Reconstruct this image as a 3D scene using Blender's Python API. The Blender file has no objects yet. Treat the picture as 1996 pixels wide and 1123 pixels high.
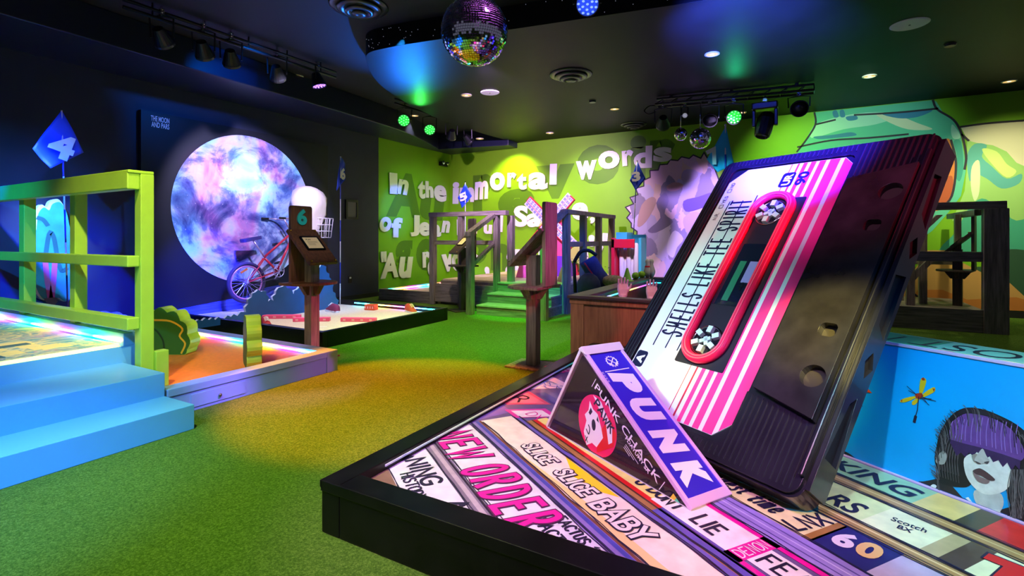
import bpy, math, random, colorsys
from mathutils import Vector, Matrix
from mathutils.geometry import tessellate_polygon
random.seed(7)
SC = bpy.context.scene
COL = SC.collection
PI = math.pi

# ------------------------------------------------------------------ camera
YAW = math.radians(29.4); CAMZ = 1.4
FPX = 997.0; CX = 998.0; HZ = 465.0
cam = bpy.data.cameras.new('camera'); camo = bpy.data.objects.new('camera', cam); COL.objects.link(camo)
cam.sensor_width = 36; cam.lens = FPX / 1996 * 36; cam.shift_y = -(561.5 - HZ) / 1996; cam.shift_x = 0
cam.clip_start = 0.05
camo.location = (0, 0, CAMZ); camo.rotation_euler = (PI / 2, 0, YAW)
SC.camera = camo
# ------------------------------------------------------------------ world, exposure
w = bpy.data.worlds.new('world'); SC.world = w; w.use_nodes = True
w.node_tree.nodes['Background'].inputs[0].default_value = (0.42, 0.42, 0.55, 1)
w.node_tree.nodes['Background'].inputs[1].default_value = 0.09
SC.view_settings.view_transform = 'Standard'; SC.view_settings.look = 'None'
SC.view_settings.gamma = 1; SC.view_settings.exposure = 1.0; SC.view_settings.use_curve_mapping = False
SC.cycles.max_bounces = 6; SC.cycles.diffuse_bounces = 3; SC.cycles.glossy_bounces = 3
SC.cycles.transparent_max_bounces = 12; SC.cycles.caustics_reflective = False; SC.cycles.caustics_refractive = False
SC.cycles.sample_clamp_indirect = 4.0

# ------------------------------------------------------------------ stage lighting (coloured spots, several added as fill without a fixture)
def spot(name, loc, target, col, power, angle, blend=0.4, r=0.05):
    l = bpy.data.lights.new(name, 'SPOT'); l.color = col; l.energy = power
    l.spot_size = math.radians(angle); l.spot_blend = blend; l.shadow_soft_size = r
    o = bpy.data.objects.new(name, l); COL.objects.link(o); o.location = loc
    o.rotation_euler = (Vector(target) - Vector(loc)).to_track_quat('-Z', 'Y').to_euler()
    return o
BLUE = (0.02, 0.10, 1.0); ROYAL = (0.05, 0.02, 1.0); CYAN = (0.05, 0.75, 1.0); MAG = (1.0, 0.05, 0.75); VIO = (0.45, 0.12, 1.0)
GRN = (0.06, 1.0, 0.10); AMB = (1.0, 0.50, 0.04); YEL = (1.0, 0.78, 0.10); WARM = (1.0, 0.80, 0.55); RED = (1.0, 0.03, 0.10); WHT = (1, 0.97, 0.95)
# left wall and moon
spot('wash_wall_low', (-6.4, 1.0, 3.9), (-8.95, 3.3, .55), (.0, .01, 1.), 4200, 32, 1.)
spot('wash_wall_high', (-6.4, 4.6, 4.1), (-8.95, 4.9, 3.5), (.0, .16, 1.), 110, 60, 1.)
spot('hill_blue', (-6.0, 4.6, 3.9), (-8.85, 5.0, .4), (.02, .05, 1.), 2600, 26, .9)
spot('moon_white', (-5.2, 4.6, 4.1), (-8.85, 5.75, 2.45), (.3, 1., .95), 560, 18, 1.)
spot('moon_violet', (-5.7, 4.9, 4.1), (-8.85, 5.85, 1.9), (.66, .6, 1.), 470, 50, .35)
spot('moon_magenta', (-5.0, 5.0, 4.1), (-8.85, 5.1, 2.5), MAG, 420, 15, 1.)
spot('cutout_cyan', (-4.6, 5.2, 4.1), (-7.46, 6.5, .5), (.02, .35, 1.), 600, 26, .9)
# sand turf and orange turf
spot('sand_white', (-5.8, 5.2, 4.1), (-6.6, 5.6, .1), (1, .95, 1.), 330, 52, .7)
spot('orange_key', (-3.4, 1.0, 4.1), (-5.8, 3.0, .1), (1, .72, .3), 280, 40, .6)
spot('board_violet', (-1.4, 3.2, 3.9), (-4.3, 3.1, .1), (.75, .16, 1.), 800, 22, .8)
# stairs and railing
spot('stairs_blue', (-1.6, -1.2, 4.0), (-4.6, .6, .3), (.0, .36, 1.), 320, 52, .6)
spot('stairs_white', (-2.6, -1.4, 4.0), (-4.5, .8, .3), (.6, .85, 1.), 170, 50, .8)
spot('rail_warm', (-1.0, 1.2, 3.6), (-4.8, 2.1, 1.3), (1, .95, .45), 330, 30, .8)
spot('rail_cyan', (-3.6, -1.2, 3.6), (-8.3, 2.1, 1.3), (.0, .28, 1.), 1700, 34, 1.)
# turf floor pools
spot('floor_amber', (-4.2, 3.3, 4.1), (-3.2, 3.45, 0), (1, .22, .0), 1600, 40, .35)
spot('floor_green_back', (-3.2, 5.0, 4.0), (-4.1, 6.0, 0), (.45, 1., .12), 560, 64, .8)
spot('floor_lime_near', (-2.7, 1.0, 4.1), (-2.5, 1.6, 0), (.8, 1., .25), 500, 64, .9)
spot('floor_blue_near', (-1.8, -2.0, 4.0), (-3.6, .6, 0), (.03, .2, 1.), 1500, 28, 1.)
# green wall
spot('wall_yellow', (-6.7, 11.4, 3.93), (-6.7, 12.2, 2.4), (1, .82, .05), 150, 96, .6)
spot('wall_yellow', (-4.4, 10.2, 3.95), (-4.5, 12.2, 2.0), (1, .9, .3), 150, 80, .8)
spot('wall_blue_spot', (-5.4, 9.3, 3.7), (-8.95, 9.9, 2.1), BLUE, 800, 20, .8)
spot('wall_lilac_letters', (-4.0, 6.0, 3.9), (-6.0, 12.2, 2.0), (.7, .42, 1.), 1250, 60, .8)
spot('wall_lime_right', (-.7, 10.5, 3.9), (.2, 12.2, 2.5), (.6, 1., .15), 80, 95, .9)
spot('stairs_green', (-3.9, 6.4, 3.95), (-4.5, 8.3, .3), GRN, 700, 30, .6)
spot('frame_blue', (-2.0, 6.6, 3.9), (-3.6, 9.0, .8), BLUE, 450, 32, .8)
spot('mural_purple', (-1.0, 8.8, 3.7), (-1.8, 12.2, 1.6), (.7, .5, 1.), 750, 44, .7)
spot('mural_lime', (2.4, 9.6, 3.9), (3.4, 12.2, 1.9), (1., 1., .5), 200, 62, .8)
spot('mural_teal', (.8, 8.8, 3.9), (1.0, 12.2, 3.0), (.6, 1., .8), 110, 60, .8)
spot('tub_warm', (-1.6, 2.6, 4.0), (-1.8, 5.5, .5), (1, .72, .68), 250, 24, .8)
spot('stand_pink', (-1.2, 5.2, 3.0), (-5.0, 4.1, .3), (1, .02, .25), 420, 12, .7)
spot('stand_magenta', (1.2, 6.8, 3.9), (-2.3, 5.0, 1.45), (1, .05, .6), 450, 12, .8)
# stage
spot('stage_violet', (-1.6, .2, 4.0), (-1.2, 2.6, .2), (.62, .26, 1.), 310, 42, .6)
spot('stage_pink', (-.6, -.4, 4.0), (-1.0, 2.3, .2), (1., .42, .85), 200, 40, .7)
spot('stage_yellow', (1.6, -.2, 4.0), (.55, 2.2, .2), (1, .8, .3), 330, 30, .5)
spot('tape_blue_top', (-.2, 1.2, 4.0), (-.0, 3.98, 1.98), (.05, .03, 1.), 7500, 18, .8)
spot('tape_magenta', (-.6, .4, 4.0), (.2, 3.7, 1.7), (1, .2, .8), 160, 18, .8)
spot('tape_mint', (-2.6, 1.2, 3.2), (-.72, 3.35, .85), (.42, 1., .9), 240, 26, .9)
spot('tape_white', (-1.8, .8, 3.8), (-.4, 3.85, 1.6), (.8, .95, 1.), 170, 20, .9)
spot('tape_gold', (.9, .3, 3.6), (.09, 2.97, .93), (1, .8, .2), 1300, 10, 1.)
spot('tape_red_edge', (3.4, 1.8, 3.5), (.7, 3.56, 1.9), RED, 600, 22, .8)
spot('case_cyan', (-.5, .2, 3.7), (.72, 2.55, .75), (.2, .85, 1.), 330, 22, .6)
# ceiling washes: added mid-air uplights, the blue one standing in for a par's reflection
spot('ceiling_blue', (-.9, 5.0, 2.6), (-.6, 6.6, 4.0), (.05, .09, 1.), 5200, 54, 1.)
spot('ceiling_teal_edge', (-6.4, 7.4, 3.0), (-5.7, 6.3, 4.0), (.01, .16, 1.), 260, 84, 1.)
spot('ceiling_green', (-6.7, 8.1, 3.7), (-6.0, 7.3, 4.0), GRN, 22, 60, 1.)
spot('ceiling_green_truss', (-.95, 9.3, 3.6), (-.8, 8.6, 4.0), (.02, 1., .4), 7, 80, 1.)
spot('flag_cyan', (-1.6, 3.6, 3.9), (-.75, 6.6, 1.9), (.2, .9, 1.), 250, 14, .8)
spot('shell_right_dark', (-1.0, 1.0, 3.9), (.4, 3.2, 1.2), (.4, .35, .6), 50, 34, .9)
spot('tube_box_light', (-1.6, 6.2, 3.9), (-2.7, 9.1, 1.1), (1, .7, .9), 400, 16, .8)
spot('stage_corner', (-2.6, -.6, 3.9), (-1.5, 2.0, .2), (.6, .25, 1.), 60, 26, .8)
spot('left_frame_warm', (-4.6, 6.2, 3.9), (-6.1, 8.7, 1.0), (1, .85, .7), 180, 30, .8)
spot('flag_blue_left', (-4.4, 1.6, 4.0), (-7.75, 2.6, 2.5), (.1, .2, 1.), 200, 16, .9)
spot('blanket_white', (-5.2, 5.0, 3.9), (-8.4, 6.9, 2.0), (1, .8, .95), 220, 14, .8)
spot('wall_green_left', (-5.0, 8.8, 3.9), (-8.95, 10.7, 1.6), (.6, 1., .3), 170, 50, .9)
spot('stand_warm', (-2.0, 2.6, 3.6), (-5.1, 4.1, 1.4), (1., .85, .8), 130, 14, .8)
spot('case_blue_fill', (2.6, -.6, 3.5), (.35, 2.95, .5), (.0, .22, 1.), 420, 20, .9)  # added blue fill for the case face behind the tape
spot('stand_front', (-1.9, 1.2, 3.8), (-2.55, 5.0, .7), (1., .9, .9), 120, 13, .8)  # added neutral fill for the front of the grey post
spot('tree_green', (-5.6, 1.0, 3.8), (-8.8, 2.9, 1.5), (.5, 1., .5), 1100, 15, .9)
spot('stand_yellow', (-5.0, 5.4, 3.9), (-5.75, 8.3, 1.35), YEL, 220, 9, .8)
spot('tub_blue', (-.4, 7.6, 3.9), (-1.9, 6.8, .75), (.3, .2, 1.), 220, 40, .8)
spot('pole_white', (-4.8, 5.2, 3.9), (-7.47, 6.7, 1.3), (.9, .85, 1.), 170, 24, .8)
spot('tape_yellow', (-.3, .5, 3.8), (-.6, 3.12, .64), (1., .85, .05), 700, 5, .7)


# ------------------------------------------------------------------ pixel helpers: where a sight line meets a real plane
FW = (-math.sin(YAW), math.cos(YAW)); RT = (math.cos(YAW), math.sin(YAW))
def ray(px, py):
    s = (px - CX) / FPX
    return Vector((FW[0] + s * RT[0], FW[1] + s * RT[1], -(py - HZ) / FPX))
def hz(p, z=0.0):
    r = ray(*p); k = (z - CAMZ) / r.z; return Vector((r.x * k, r.y * k, z))
def hx(p, x):
    r = ray(*p); k = x / r.x; return Vector((x, r.y * k, CAMZ + r.z * k))
def hy(p, y):
    r = ray(*p); k = y / r.y; return Vector((r.x * k, y, CAMZ + r.z * k))
def zm(ox, oy, s):
    return lambda x, y: (ox + x / s, oy + y / s)

# ------------------------------------------------------------------ materials
def lin(h):
    h = h.lstrip('#'); v = [int(h[i:i + 2], 16) / 255 for i in (0, 2, 4)]
    return tuple(x / 12.92 if x <= .04045 else ((x + .055) / 1.055) ** 2.4 for x in v)
MATS = {}
def mat(name, col='#808080', rough=.5, metal=0., emit=None, es=0., var=0., vs=8., bump=0., bs=60., spec=.5, coat=0., stretch=None):
    if name in MATS: return MATS[name]
    m = bpy.data.materials.new(name); m.use_nodes = True; nt = m.node_tree; N = nt.nodes; Lk = nt.links
    b = N['Principled BSDF']; c = lin(col) if isinstance(col, str) else col
    b.inputs['Base Color'].default_value = (*c, 1); b.inputs['Roughness'].default_value = rough
    b.inputs['Metallic'].default_value = metal; b.inputs['Specular IOR Level'].default_value = spec
    b.inputs['Coat Weight'].default_value = coat
    if emit is not None:
        e = lin(emit) if isinstance(emit, str) else emit
        b.inputs['Emission Color'].default_value = (*e, 1); b.inputs['Emission Strength'].default_value = es
    if var or bump:
        tc = N.new('ShaderNodeTexCoord'); src = tc.outputs['Object']
        if stretch:
            mp = N.new('ShaderNodeMapping'); mp.inputs['Scale'].default_value = stretch
            Lk.new(src, mp.inputs[0]); src = mp.outputs[0]
    if var:
        n = N.new('ShaderNodeTexNoise'); n.inputs['Scale'].default_value = vs; n.inputs['Detail'].default_value = 6
        Lk.new(src, n.inputs['Vector'])
        mx = N.new('ShaderNodeMix'); mx.data_type = 'RGBA'
        mx.inputs[6].default_value = (*[x * (1 - var) for x in c], 1)
        mx.inputs[7].default_value = (*[min(1, x * (1 + var) + .02 * var) for x in c], 1)
        mr = N.new('ShaderNodeMapRange'); mr.inputs[1].default_value = .3; mr.inputs[2].default_value = .7
        Lk.new(n.outputs[0], mr.inputs[0]); Lk.new(mr.outputs[0], mx.inputs[0]); Lk.new(mx.outputs[2], b.inputs['Base Color'])
    if bump:
        n2 = N.new('ShaderNodeTexNoise'); n2.inputs['Scale'].default_value = bs; n2.inputs['Detail'].default_value = 4
        Lk.new(src, n2.inputs['Vector'])
        bp = N.new('ShaderNodeBump'); bp.inputs['Strength'].default_value = bump; bp.inputs['Distance'].default_value = .01
        Lk.new(n2.outputs[0], bp.inputs['Height']); Lk.new(bp.outputs[0], b.inputs['Normal'])
    MATS[name] = m
    return m
def nodes_of(name):
    m = bpy.data.materials.new(name); m.use_nodes = True; MATS[name] = m
    return m, m.node_tree.nodes, m.node_tree.links, m.node_tree.nodes['Principled BSDF']
def ramp(N, stops, const=False):
    r = N.new('ShaderNodeValToRGB'); cr = r.color_ramp; cr.interpolation = 'CONSTANT' if const else 'LINEAR'
    while len(cr.elements) < len(stops): cr.elements.new(.5)
    for e, (p, c) in zip(cr.elements, stops):
        e.position = p; e.color = (*(lin(c) if isinstance(c, str) else c), 1)
    return r
def wood(name, a, b_, scale=(1, 1, 1), rough=.55, axis='z'):
    if name in MATS: return MATS[name]
    m, N, Lk, b = nodes_of(name)
    tc = N.new('ShaderNodeTexCoord'); mp = N.new('ShaderNodeMapping')
    k = {'z': (14, 14, .9), 'x': (.9, 14, 14), 'y': (14, .9, 14)}[axis]
    mp.inputs['Scale'].default_value = k
    n = N.new('ShaderNodeTexNoise'); n.inputs['Scale'].default_value = 2.6; n.inputs['Detail'].default_value = 9; n.inputs['Roughness'].default_value = .65
    Lk.new(tc.outputs['Object'], mp.inputs[0]); Lk.new(mp.outputs[0], n.inputs['Vector'])
    r = ramp(N, [(.3, a), (.68, b_)]); Lk.new(n.outputs[0], r.inputs[0]); Lk.new(r.outputs[0], b.inputs['Base Color'])
    bp = N.new('ShaderNodeBump'); bp.inputs['Strength'].default_value = .25; bp.inputs['Distance'].default_value = .004
    Lk.new(n.outputs[0], bp.inputs['Height']); Lk.new(bp.outputs[0], b.inputs['Normal'])
    b.inputs['Roughness'].default_value = rough
    return m
def rainbow(name, k=(1, 1, 0), freq=1.1, strength=6., ph=0.):
    m, N, Lk, b = nodes_of(name)
    g = N.new('ShaderNodeNewGeometry'); d = N.new('ShaderNodeVectorMath'); d.operation = 'DOT_PRODUCT'
    d.inputs[1].default_value = (k[0] * freq, k[1] * freq, k[2] * freq)
    a = N.new('ShaderNodeMath'); a.operation = 'ADD'; a.inputs[1].default_value = ph
    fr = N.new('ShaderNodeMath'); fr.operation = 'FRACT'
    r = ramp(N, [(0, (1, .05, .55)), (.17, (.35, .05, 1)), (.34, (.02, .35, 1)), (.5, (0, .95, .8)), (.64, (.15, 1, .1)), (.78, (1, .85, .05)), (.9, (1, .25, .1)), (1, (1, .05, .55))])
    Lk.new(g.outputs['Position'], d.inputs[0]); Lk.new(d.outputs['Value'], a.inputs[0]); Lk.new(a.outputs[0], fr.inputs[0]); Lk.new(fr.outputs[0], r.inputs[0])
    Lk.new(r.outputs[0], b.inputs['Emission Color']); b.inputs['Emission Strength'].default_value = strength
    b.inputs['Base Color'].default_value = (.8, .8, .8, 1)
    return m

# ------------------------------------------------------------------ mesh building in world coordinates
WM = {}
def world_of(o): return WM[o.name]
class Fr:                                            # a flat frame: a to the right, b up, n out of the surface
    def __init__(s, o, ex, ey, n=None):
        s.o = Vector(o); s.ex = Vector(ex).normalized(); s.ey = Vector(ey).normalized()
        s.n = Vector(n).normalized() if n is not None else s.ex.cross(s.ey).normalized()
    def p(s, a, b, c=0.): return s.o + s.ex * a + s.ey * b + s.n * c
    def sub(s, a, b, rot=0., c=0.):
        cs, sn = math.cos(rot), math.sin(rot)
        return Fr(s.p(a, b, c), s.ex * cs + s.ey * sn, s.ey * cs - s.ex * sn, s.n)
    def hit(s, px):                                  # sight line to (a, b) on this plane
        r = ray(*px); C0 = Vector((0, 0, CAMZ)); k = (s.o - C0).dot(s.n) / r.dot(s.n); q = C0 + r * k - s.o
        return (q.dot(s.ex), q.dot(s.ey))
class MB:
    def __init__(s): s.v = []; s.f = []; s.mi = []; s.mats = []; s.cur = 0; s.sm = []; s.smooth = False
    def m(s, material):
        if material not in s.mats: s.mats.append(material)
        s.cur = s.mats.index(material); return s
    def face(s, idx): s.f.append(tuple(idx)); s.mi.append(s.cur); s.sm.append(s.smooth)
    def add(s, vs, fs):
        o = len(s.v); s.v += [Vector(x) for x in vs]
        for f in fs: s.face([i + o for i in f])
        return s
    def box(s, x0, x1, y0, y1, z0, z1, fr=None):
        P_ = [(x, y, z) for z in (z0, z1) for y in (y0, y1) for x in (x0, x1)]
        if fr: P_ = [fr.p(*q) for q in P_]
        return s.add(P_, [(0, 2, 3, 1), (4, 5, 7, 6), (0, 1, 5, 4), (2, 6, 7, 3), (0, 4, 6, 2), (1, 3, 7, 5)])
    def prism(s, fr, poly, c0, c1, holes=()):        # polygon in (a, b) from depth c0 to c1, with holes
        loops = [list(poly)] + [list(h) for h in holes]
        flat = [q for l in loops for q in l]
        tris = tessellate_polygon([[Vector((a, b, 0)) for a, b in l] for l in loops])
        top = [fr.p(a, b, c1) for a, b in flat]
        n = len(flat); o = len(s.v)
        if abs(c1 - c0) < 1e-9:
            s.v += top
            for t in tris: s._tri(flat, t, o, False)
            return s
        s.v += top + [fr.p(a, b, c0) for a, b in flat]
        for t in tris: s._tri(flat, t, o, False); s._tri(flat, t, o + n, True)
        k = 0
        for li, l in enumerate(loops):
            ar = sum(l[i][0] * l[(i + 1) % len(l)][1] - l[(i + 1) % len(l)][0] * l[i][1] for i in range(len(l)))
            ccw = (ar > 0) == (li == 0)
            for i in range(len(l)):
                a_, b_ = o + k + i, o + k + (i + 1) % len(l)
                s.face((a_, a_ + n, b_ + n, b_) if ccw else (b_, b_ + n, a_ + n, a_))
            k += len(l)
        return s
    def _tri(s, flat, t, o, rev):
        (ax, ay), (bx, by), (cx, cy) = (flat[i] for i in t)
        ccw = (bx - ax) * (cy - ay) - (by - ay) * (cx - ax) > 0
        t = list(t) if ccw != rev else list(t)[::-1]
        s.face([i + o for i in t])
    def poly(s, fr, pts, c=0.): return s.prism(fr, pts, c, c)
    def tube(s, pts, r, n=8, cap=True, closed=False):
        pts = [Vector(p) for p in pts]; R_ = r if isinstance(r, (list, tuple)) else [r] * len(pts)
        o = len(s.v); m = len(pts); up = None
        for i, p in enumerate(pts):
            if closed: d = pts[(i + 1) % m] - pts[i - 1]
            else: d = pts[min(i + 1, m - 1)] - pts[max(i - 1, 0)]
            d.normalize()
            if up is None: up = Vector((0, 0, 1)) if abs(d.z) < .9 else Vector((1, 0, 0))
            x = d.cross(up).normalized(); y = x.cross(d).normalized(); up = y
            for k in range(n):
                t = 2 * PI * k / n; s.v.append(p + (x * math.cos(t) + y * math.sin(t)) * R_[i])
        for i in range(m if closed else m - 1):
            for k in range(n):
                a, b = o + i * n + k, o + i * n + (k + 1) % n
                j = (i + 1) % m
                c, d_ = o + j * n + (k + 1) % n, o + j * n + k
                s.face((a, d_, c, b))
        if cap and not closed:
            s.face([o + k for k in range(n)]); s.face([o + (m - 1) * n + k for k in range(n)][::-1])
        return s
    def lathe(s, prof, base=(0, 0, 0), n=24, M=None, cap=True):  # profile of (radius, height) turned about z, placed by M or at base
        o = len(s.v); M = M or Matrix.Translation(Vector(base))
        for r, z in prof:
            for k in range(n): s.v.append(M @ Vector((r * math.cos(2 * PI * k / n), r * math.sin(2 * PI * k / n), z)))
        for i in range(len(prof) - 1):
            for k in range(n):
                s.face((o + i * n + k, o + i * n + (k + 1) % n, o + (i + 1) * n + (k + 1) % n, o + (i + 1) * n + k))
        if cap and prof[0][0] > 1e-6: s.face([o + k for k in range(n)][::-1])
        if cap and prof[-1][0] > 1e-6: s.face([o + (len(prof) - 1) * n + k for k in range(n)])
        return s
    def ball(s, c, r, n=16, sc=(1, 1, 1)):
        pr = [(max(1e-5, math.sin(PI * i / (n // 2))) , -math.cos(PI * i / (n // 2))) for i in range(n // 2 + 1)]
        return s.lathe(pr, n=n, M=Matrix.Translation(Vector(c)) @ Matrix.Diagonal((r * sc[0], r * sc[1], r * sc[2], 1)))
    def ribbon(s, fr, pts, wd, c=0., closed=False):    # flat stroke of width wd along (a, b) points
        m = len(pts); L_, R_ = [], []
        P_ = [Vector((a, b)) for a, b in pts]
        for i in range(m):
            d0 = (P_[i] - P_[i - 1]) if (i > 0 or closed) else (P_[1] - P_[0])
            d1 = (P_[(i + 1) % m] - P_[i]) if (i < m - 1 or closed) else (P_[i] - P_[i - 1])
            if d0.length < 1e-9: d0 = d1
            if d1.length < 1e-9: d1 = d0
            d0 = d0.normalized(); d1 = d1.normalized(); n0 = Vector((-d0.y, d0.x)); n1 = Vector((-d1.y, d1.x))
            t = n0 + n1
            if t.length < .3: t = n1
            t = t.normalized(); k = wd / 2 / max(.45, t.dot(n1))
            q = P_[i]
            if not closed and i == 0: q = q - d1 * wd * .4
            if not closed and i == m - 1: q = q + d0 * wd * .4
            L_.append(q + t * k); R_.append(q - t * k)
        o = len(s.v)
        for l, r in zip(L_, R_): s.v += [fr.p(l.x, l.y, c), fr.p(r.x, r.y, c)]
        for i in range(m if closed else m - 1):
            j = (i + 1) % m
            s.face((o + 2 * i, o + 2 * i + 1, o + 2 * j + 1, o + 2 * j))
        return s
    def build(s, name, parent=None, material=None, bevel=0., origin=None):
        if material is not None: s.mats = [material] + [x for x in s.mats if x is not material] if not s.mats else s.mats
        me = bpy.data.meshes.new(name)
        if parent is not None: Mi = WM[parent.name].inverted()
        else:
            if origin is None:
                xs = [v.x for v in s.v]; ys = [v.y for v in s.v]; zs = [v.z for v in s.v]
                origin = ((min(xs) + max(xs)) / 2, (min(ys) + max(ys)) / 2, min(zs))
            Mi = Matrix.Translation(-Vector(origin))
        me.from_pydata([tuple(Mi @ v) for v in s.v], [], s.f)
        for mm in (s.mats or [material]): me.materials.append(mm)
        if s.mats: me.polygons.foreach_set('material_index', s.mi)
        me.polygons.foreach_set('use_smooth', s.sm)
        me.validate(); me.update()
        o = bpy.data.objects.new(name, me); COL.objects.link(o)
        if parent is not None: o.parent = parent; WM[o.name] = WM[parent.name].copy()
        else: o.location = origin; WM[o.name] = Matrix.Translation(Vector(origin))
        if bevel:
            bv = o.modifiers.new('bevel', 'BEVEL'); bv.width = bevel; bv.segments = 2; bv.limit_method = 'ANGLE'; bv.angle_limit = math.radians(40)
        return o
def tag(o, label=None, cat=None, group=None, kind=None):
    if label: o['label'] = label
    if cat: o['category'] = cat
    if group: o['group'] = group
    if kind: o['kind'] = kind
    return o
def thing(name, loc, label, cat, group=None, rz=0.):
    o = bpy.data.objects.new(name, None); COL.objects.link(o); o.location = loc; o.rotation_euler = (0, 0, rz)
    o.empty_display_size = .1
    WM[o.name] = Matrix.Translation(Vector(loc)) @ Matrix.Rotation(rz, 4, 'Z')
    return tag(o, label, cat, group)
def copy_tree(o, loc=None, rz=None, label=None, parent=None):
    c = o.copy(); COL.objects.link(c)
    if parent is not None: c.parent = parent
    if loc is not None: c.location = loc
    if rz is not None: c.rotation_euler = (0, 0, rz)
    if label: c['label'] = label
    for ch in list(o.children): copy_tree(ch, parent=c)
    return c
def struct(o): o['kind'] = 'structure'; return o

def arc(cx_, cy_, r, a0, a1, n=12, ry=None):
    return [(cx_ + r * math.cos(math.radians(a0 + (a1 - a0) * i / n)), cy_ + (ry or r) * math.sin(math.radians(a0 + (a1 - a0) * i / n))) for i in range(n + 1)]
def rrect(x0, x1, y0, y1, r, n=5):
    return arc(x1 - r, y1 - r, r, 0, 90, n) + arc(x0 + r, y1 - r, r, 90, 180, n) + arc(x0 + r, y0 + r, r, 180, 270, n) + arc(x1 - r, y0 + r, r, 270, 360, n)
def smoothpts(pts, sub=5, closed=False):
    m = len(pts); out = []
    for i in range(m if closed else m - 1):
        g = lambda k: pts[k % m] if closed else pts[max(0, min(m - 1, k))]
        p0, p1, p2, p3 = g(i - 1), g(i), g(i + 1), g(i + 2)
        for j in range(sub):
            t = j / sub
            out.append(tuple(.5 * ((2 * p1[d]) + (-p0[d] + p2[d]) * t + (2 * p0[d] - 5 * p1[d] + 4 * p2[d] - p3[d]) * t * t + (-p0[d] + 3 * p1[d] - 3 * p2[d] + p3[d]) * t ** 3) for d in range(len(p1))))
    if not closed: out.append(tuple(pts[-1]))
    return out

# ------------------------------------------------------------------ hand-drawn capitals as strokes in a unit cell
_S = {'A': '0,0 .45,1 .9,0;.18,.38 .72,.38', 'B': '.05,0 .05,1;~.05,1 .5,1 .65,.8 .5,.56 .05,.53;~.05,.53 .55,.5 .75,.27 .55,.02 .05,0',
 'C': '~.75,.82 .5,1 .15,.85 .0,.5 .15,.12 .45,0 .75,.15', 'D': '.05,0 .05,1;~.05,1 .45,.95 .75,.7 .75,.3 .45,.03 .05,0',
 'E': '.7,1 .05,1 .05,0 .7,0;.05,.52 .55,.52', 'F': '.7,1 .05,1 .05,0;.05,.52 .55,.52', 'G': '~.75,.82 .5,1 .15,.85 .0,.5 .15,.12 .45,0 .72,.12 .75,.42;.75,.42 .45,.42',
 'H': '.05,0 .05,1;.7,0 .7,1;.05,.5 .7,.5', 'I': '.1,0 .1,1', 'J': '~.5,1 .5,.3 .4,.05 .2,0 0,.2', 'K': '.05,0 .05,1;.7,1 .05,.45;.25,.6 .75,0',
 'L': '.05,1 .05,0 .65,0', 'M': '.02,0 .12,1 .45,.35 .78,1 .9,0', 'N': '.05,0 .05,1 .7,0 .7,1', 'O': 'o.4,1 .08,.8 .02,.45 .15,.1 .42,0 .7,.15 .8,.5 .68,.88',
 'P': '.05,0 .05,1;~.05,1 .5,1 .7,.78 .5,.5 .05,.45', 'Q': 'o.4,1 .08,.8 .02,.45 .15,.1 .42,0 .7,.15 .8,.5 .68,.88;.5,.3 .85,-.05',
 'R': '.05,0 .05,1;~.05,1 .5,1 .68,.78 .5,.53 .05,.5;.35,.5 .75,0', 'S': '~.68,.85 .42,1 .12,.85 .15,.62 .5,.48 .7,.25 .5,.03 .2,.02 .02,.2',
 'T': '0,1 .8,1;.4,1 .4,0', 'U': '~.05,1 .05,.3 .2,.03 .5,.03 .68,.3 .7,1', 'V': '0,1 .4,0 .8,1', 'W': '0,1 .25,0 .5,.7 .75,0 1,1',
 'X': '0,0 .75,1;0,1 .75,0', 'Y': '0,1 .4,.5 .8,1;.4,.5 .4,0', 'Z': '.05,1 .7,1 .05,0 .75,0',
 '0': 'o.4,1 .1,.8 .05,.45 .15,.1 .42,0 .68,.15 .75,.5 .65,.88', '1': '.2,.8 .4,1 .4,0', '7': '0,1 .7,1 .3,0', '6': '~.6,1 .2,.7 .05,.3 .3,0 .62,.12 .65,.4 .4,.55 .1,.4',
 '9': '~.7,.6 .4,.45 .1,.65 .25,.95 .55,1 .7,.7 .6,.2 .3,0', '"': '.1,1 .1,.7;.4,1 .4,.7', '.': '.1,0 .12,.05', "'": '.1,1 .05,.75', ' ': '',
 'g': 'o.35,.6 .08,.45 .1,.15 .35,.05 .55,.3;~.58,.62 .56,.0 .4,-.35 .1,-.3', 'e': '~.05,.3 .55,.35 .45,.6 .2,.6 .05,.3 .15,.05 .4,.0 .6,.12', 's': '~.5,.55 .25,.62 .12,.48 .4,.3 .45,.1 .2,.0 .0,.1',
 't': '~.25,.9 .22,.2 .35,0 .5,.08;.0,.6 .5,.62', 'i': '.1,.6 .1,0;.1,.82 .12,.86', 'm': '.05,.6 .05,0;~.05,.4 .25,.62 .38,.4 .38,0;~.38,.4 .58,.62 .72,.4 .74,0',
 'o': 'o.3,.62 .05,.45 .05,.15 .3,0 .55,.15 .55,.45', 'n': '.05,.6 .05,0;~.05,.4 .3,.62 .48,.4 .5,0', 'r': '.05,.6 .05,0;~.05,.4 .2,.58 .4,.6', 'l': '.1,1 .1,0',
 'c': '~.5,.5 .3,.62 .08,.45 .05,.2 .25,0 .5,.1', 'h': '.05,1 .05,0;~.05,.4 .3,.62 .48,.4 .5,0', 'f': '~.5,.95 .3,.9 .22,.6 .22,0;.0,.6 .45,.6', '*': '.1,1 .3,.8;.3,1 .1,.8'}
_W = {'I': .28, 'M': 1.05, 'W': 1.1, 'A': 1., 'i': .28, 'l': .28, "'": .2, '.': .25, ' ': .5, 'm': .9, 'g': .75, 'e': .72, 's': .62, 't': .6, 'o': .72, 'n': .65, 'r': .5, 'J': .7, '"': .5, '1': .6}
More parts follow.
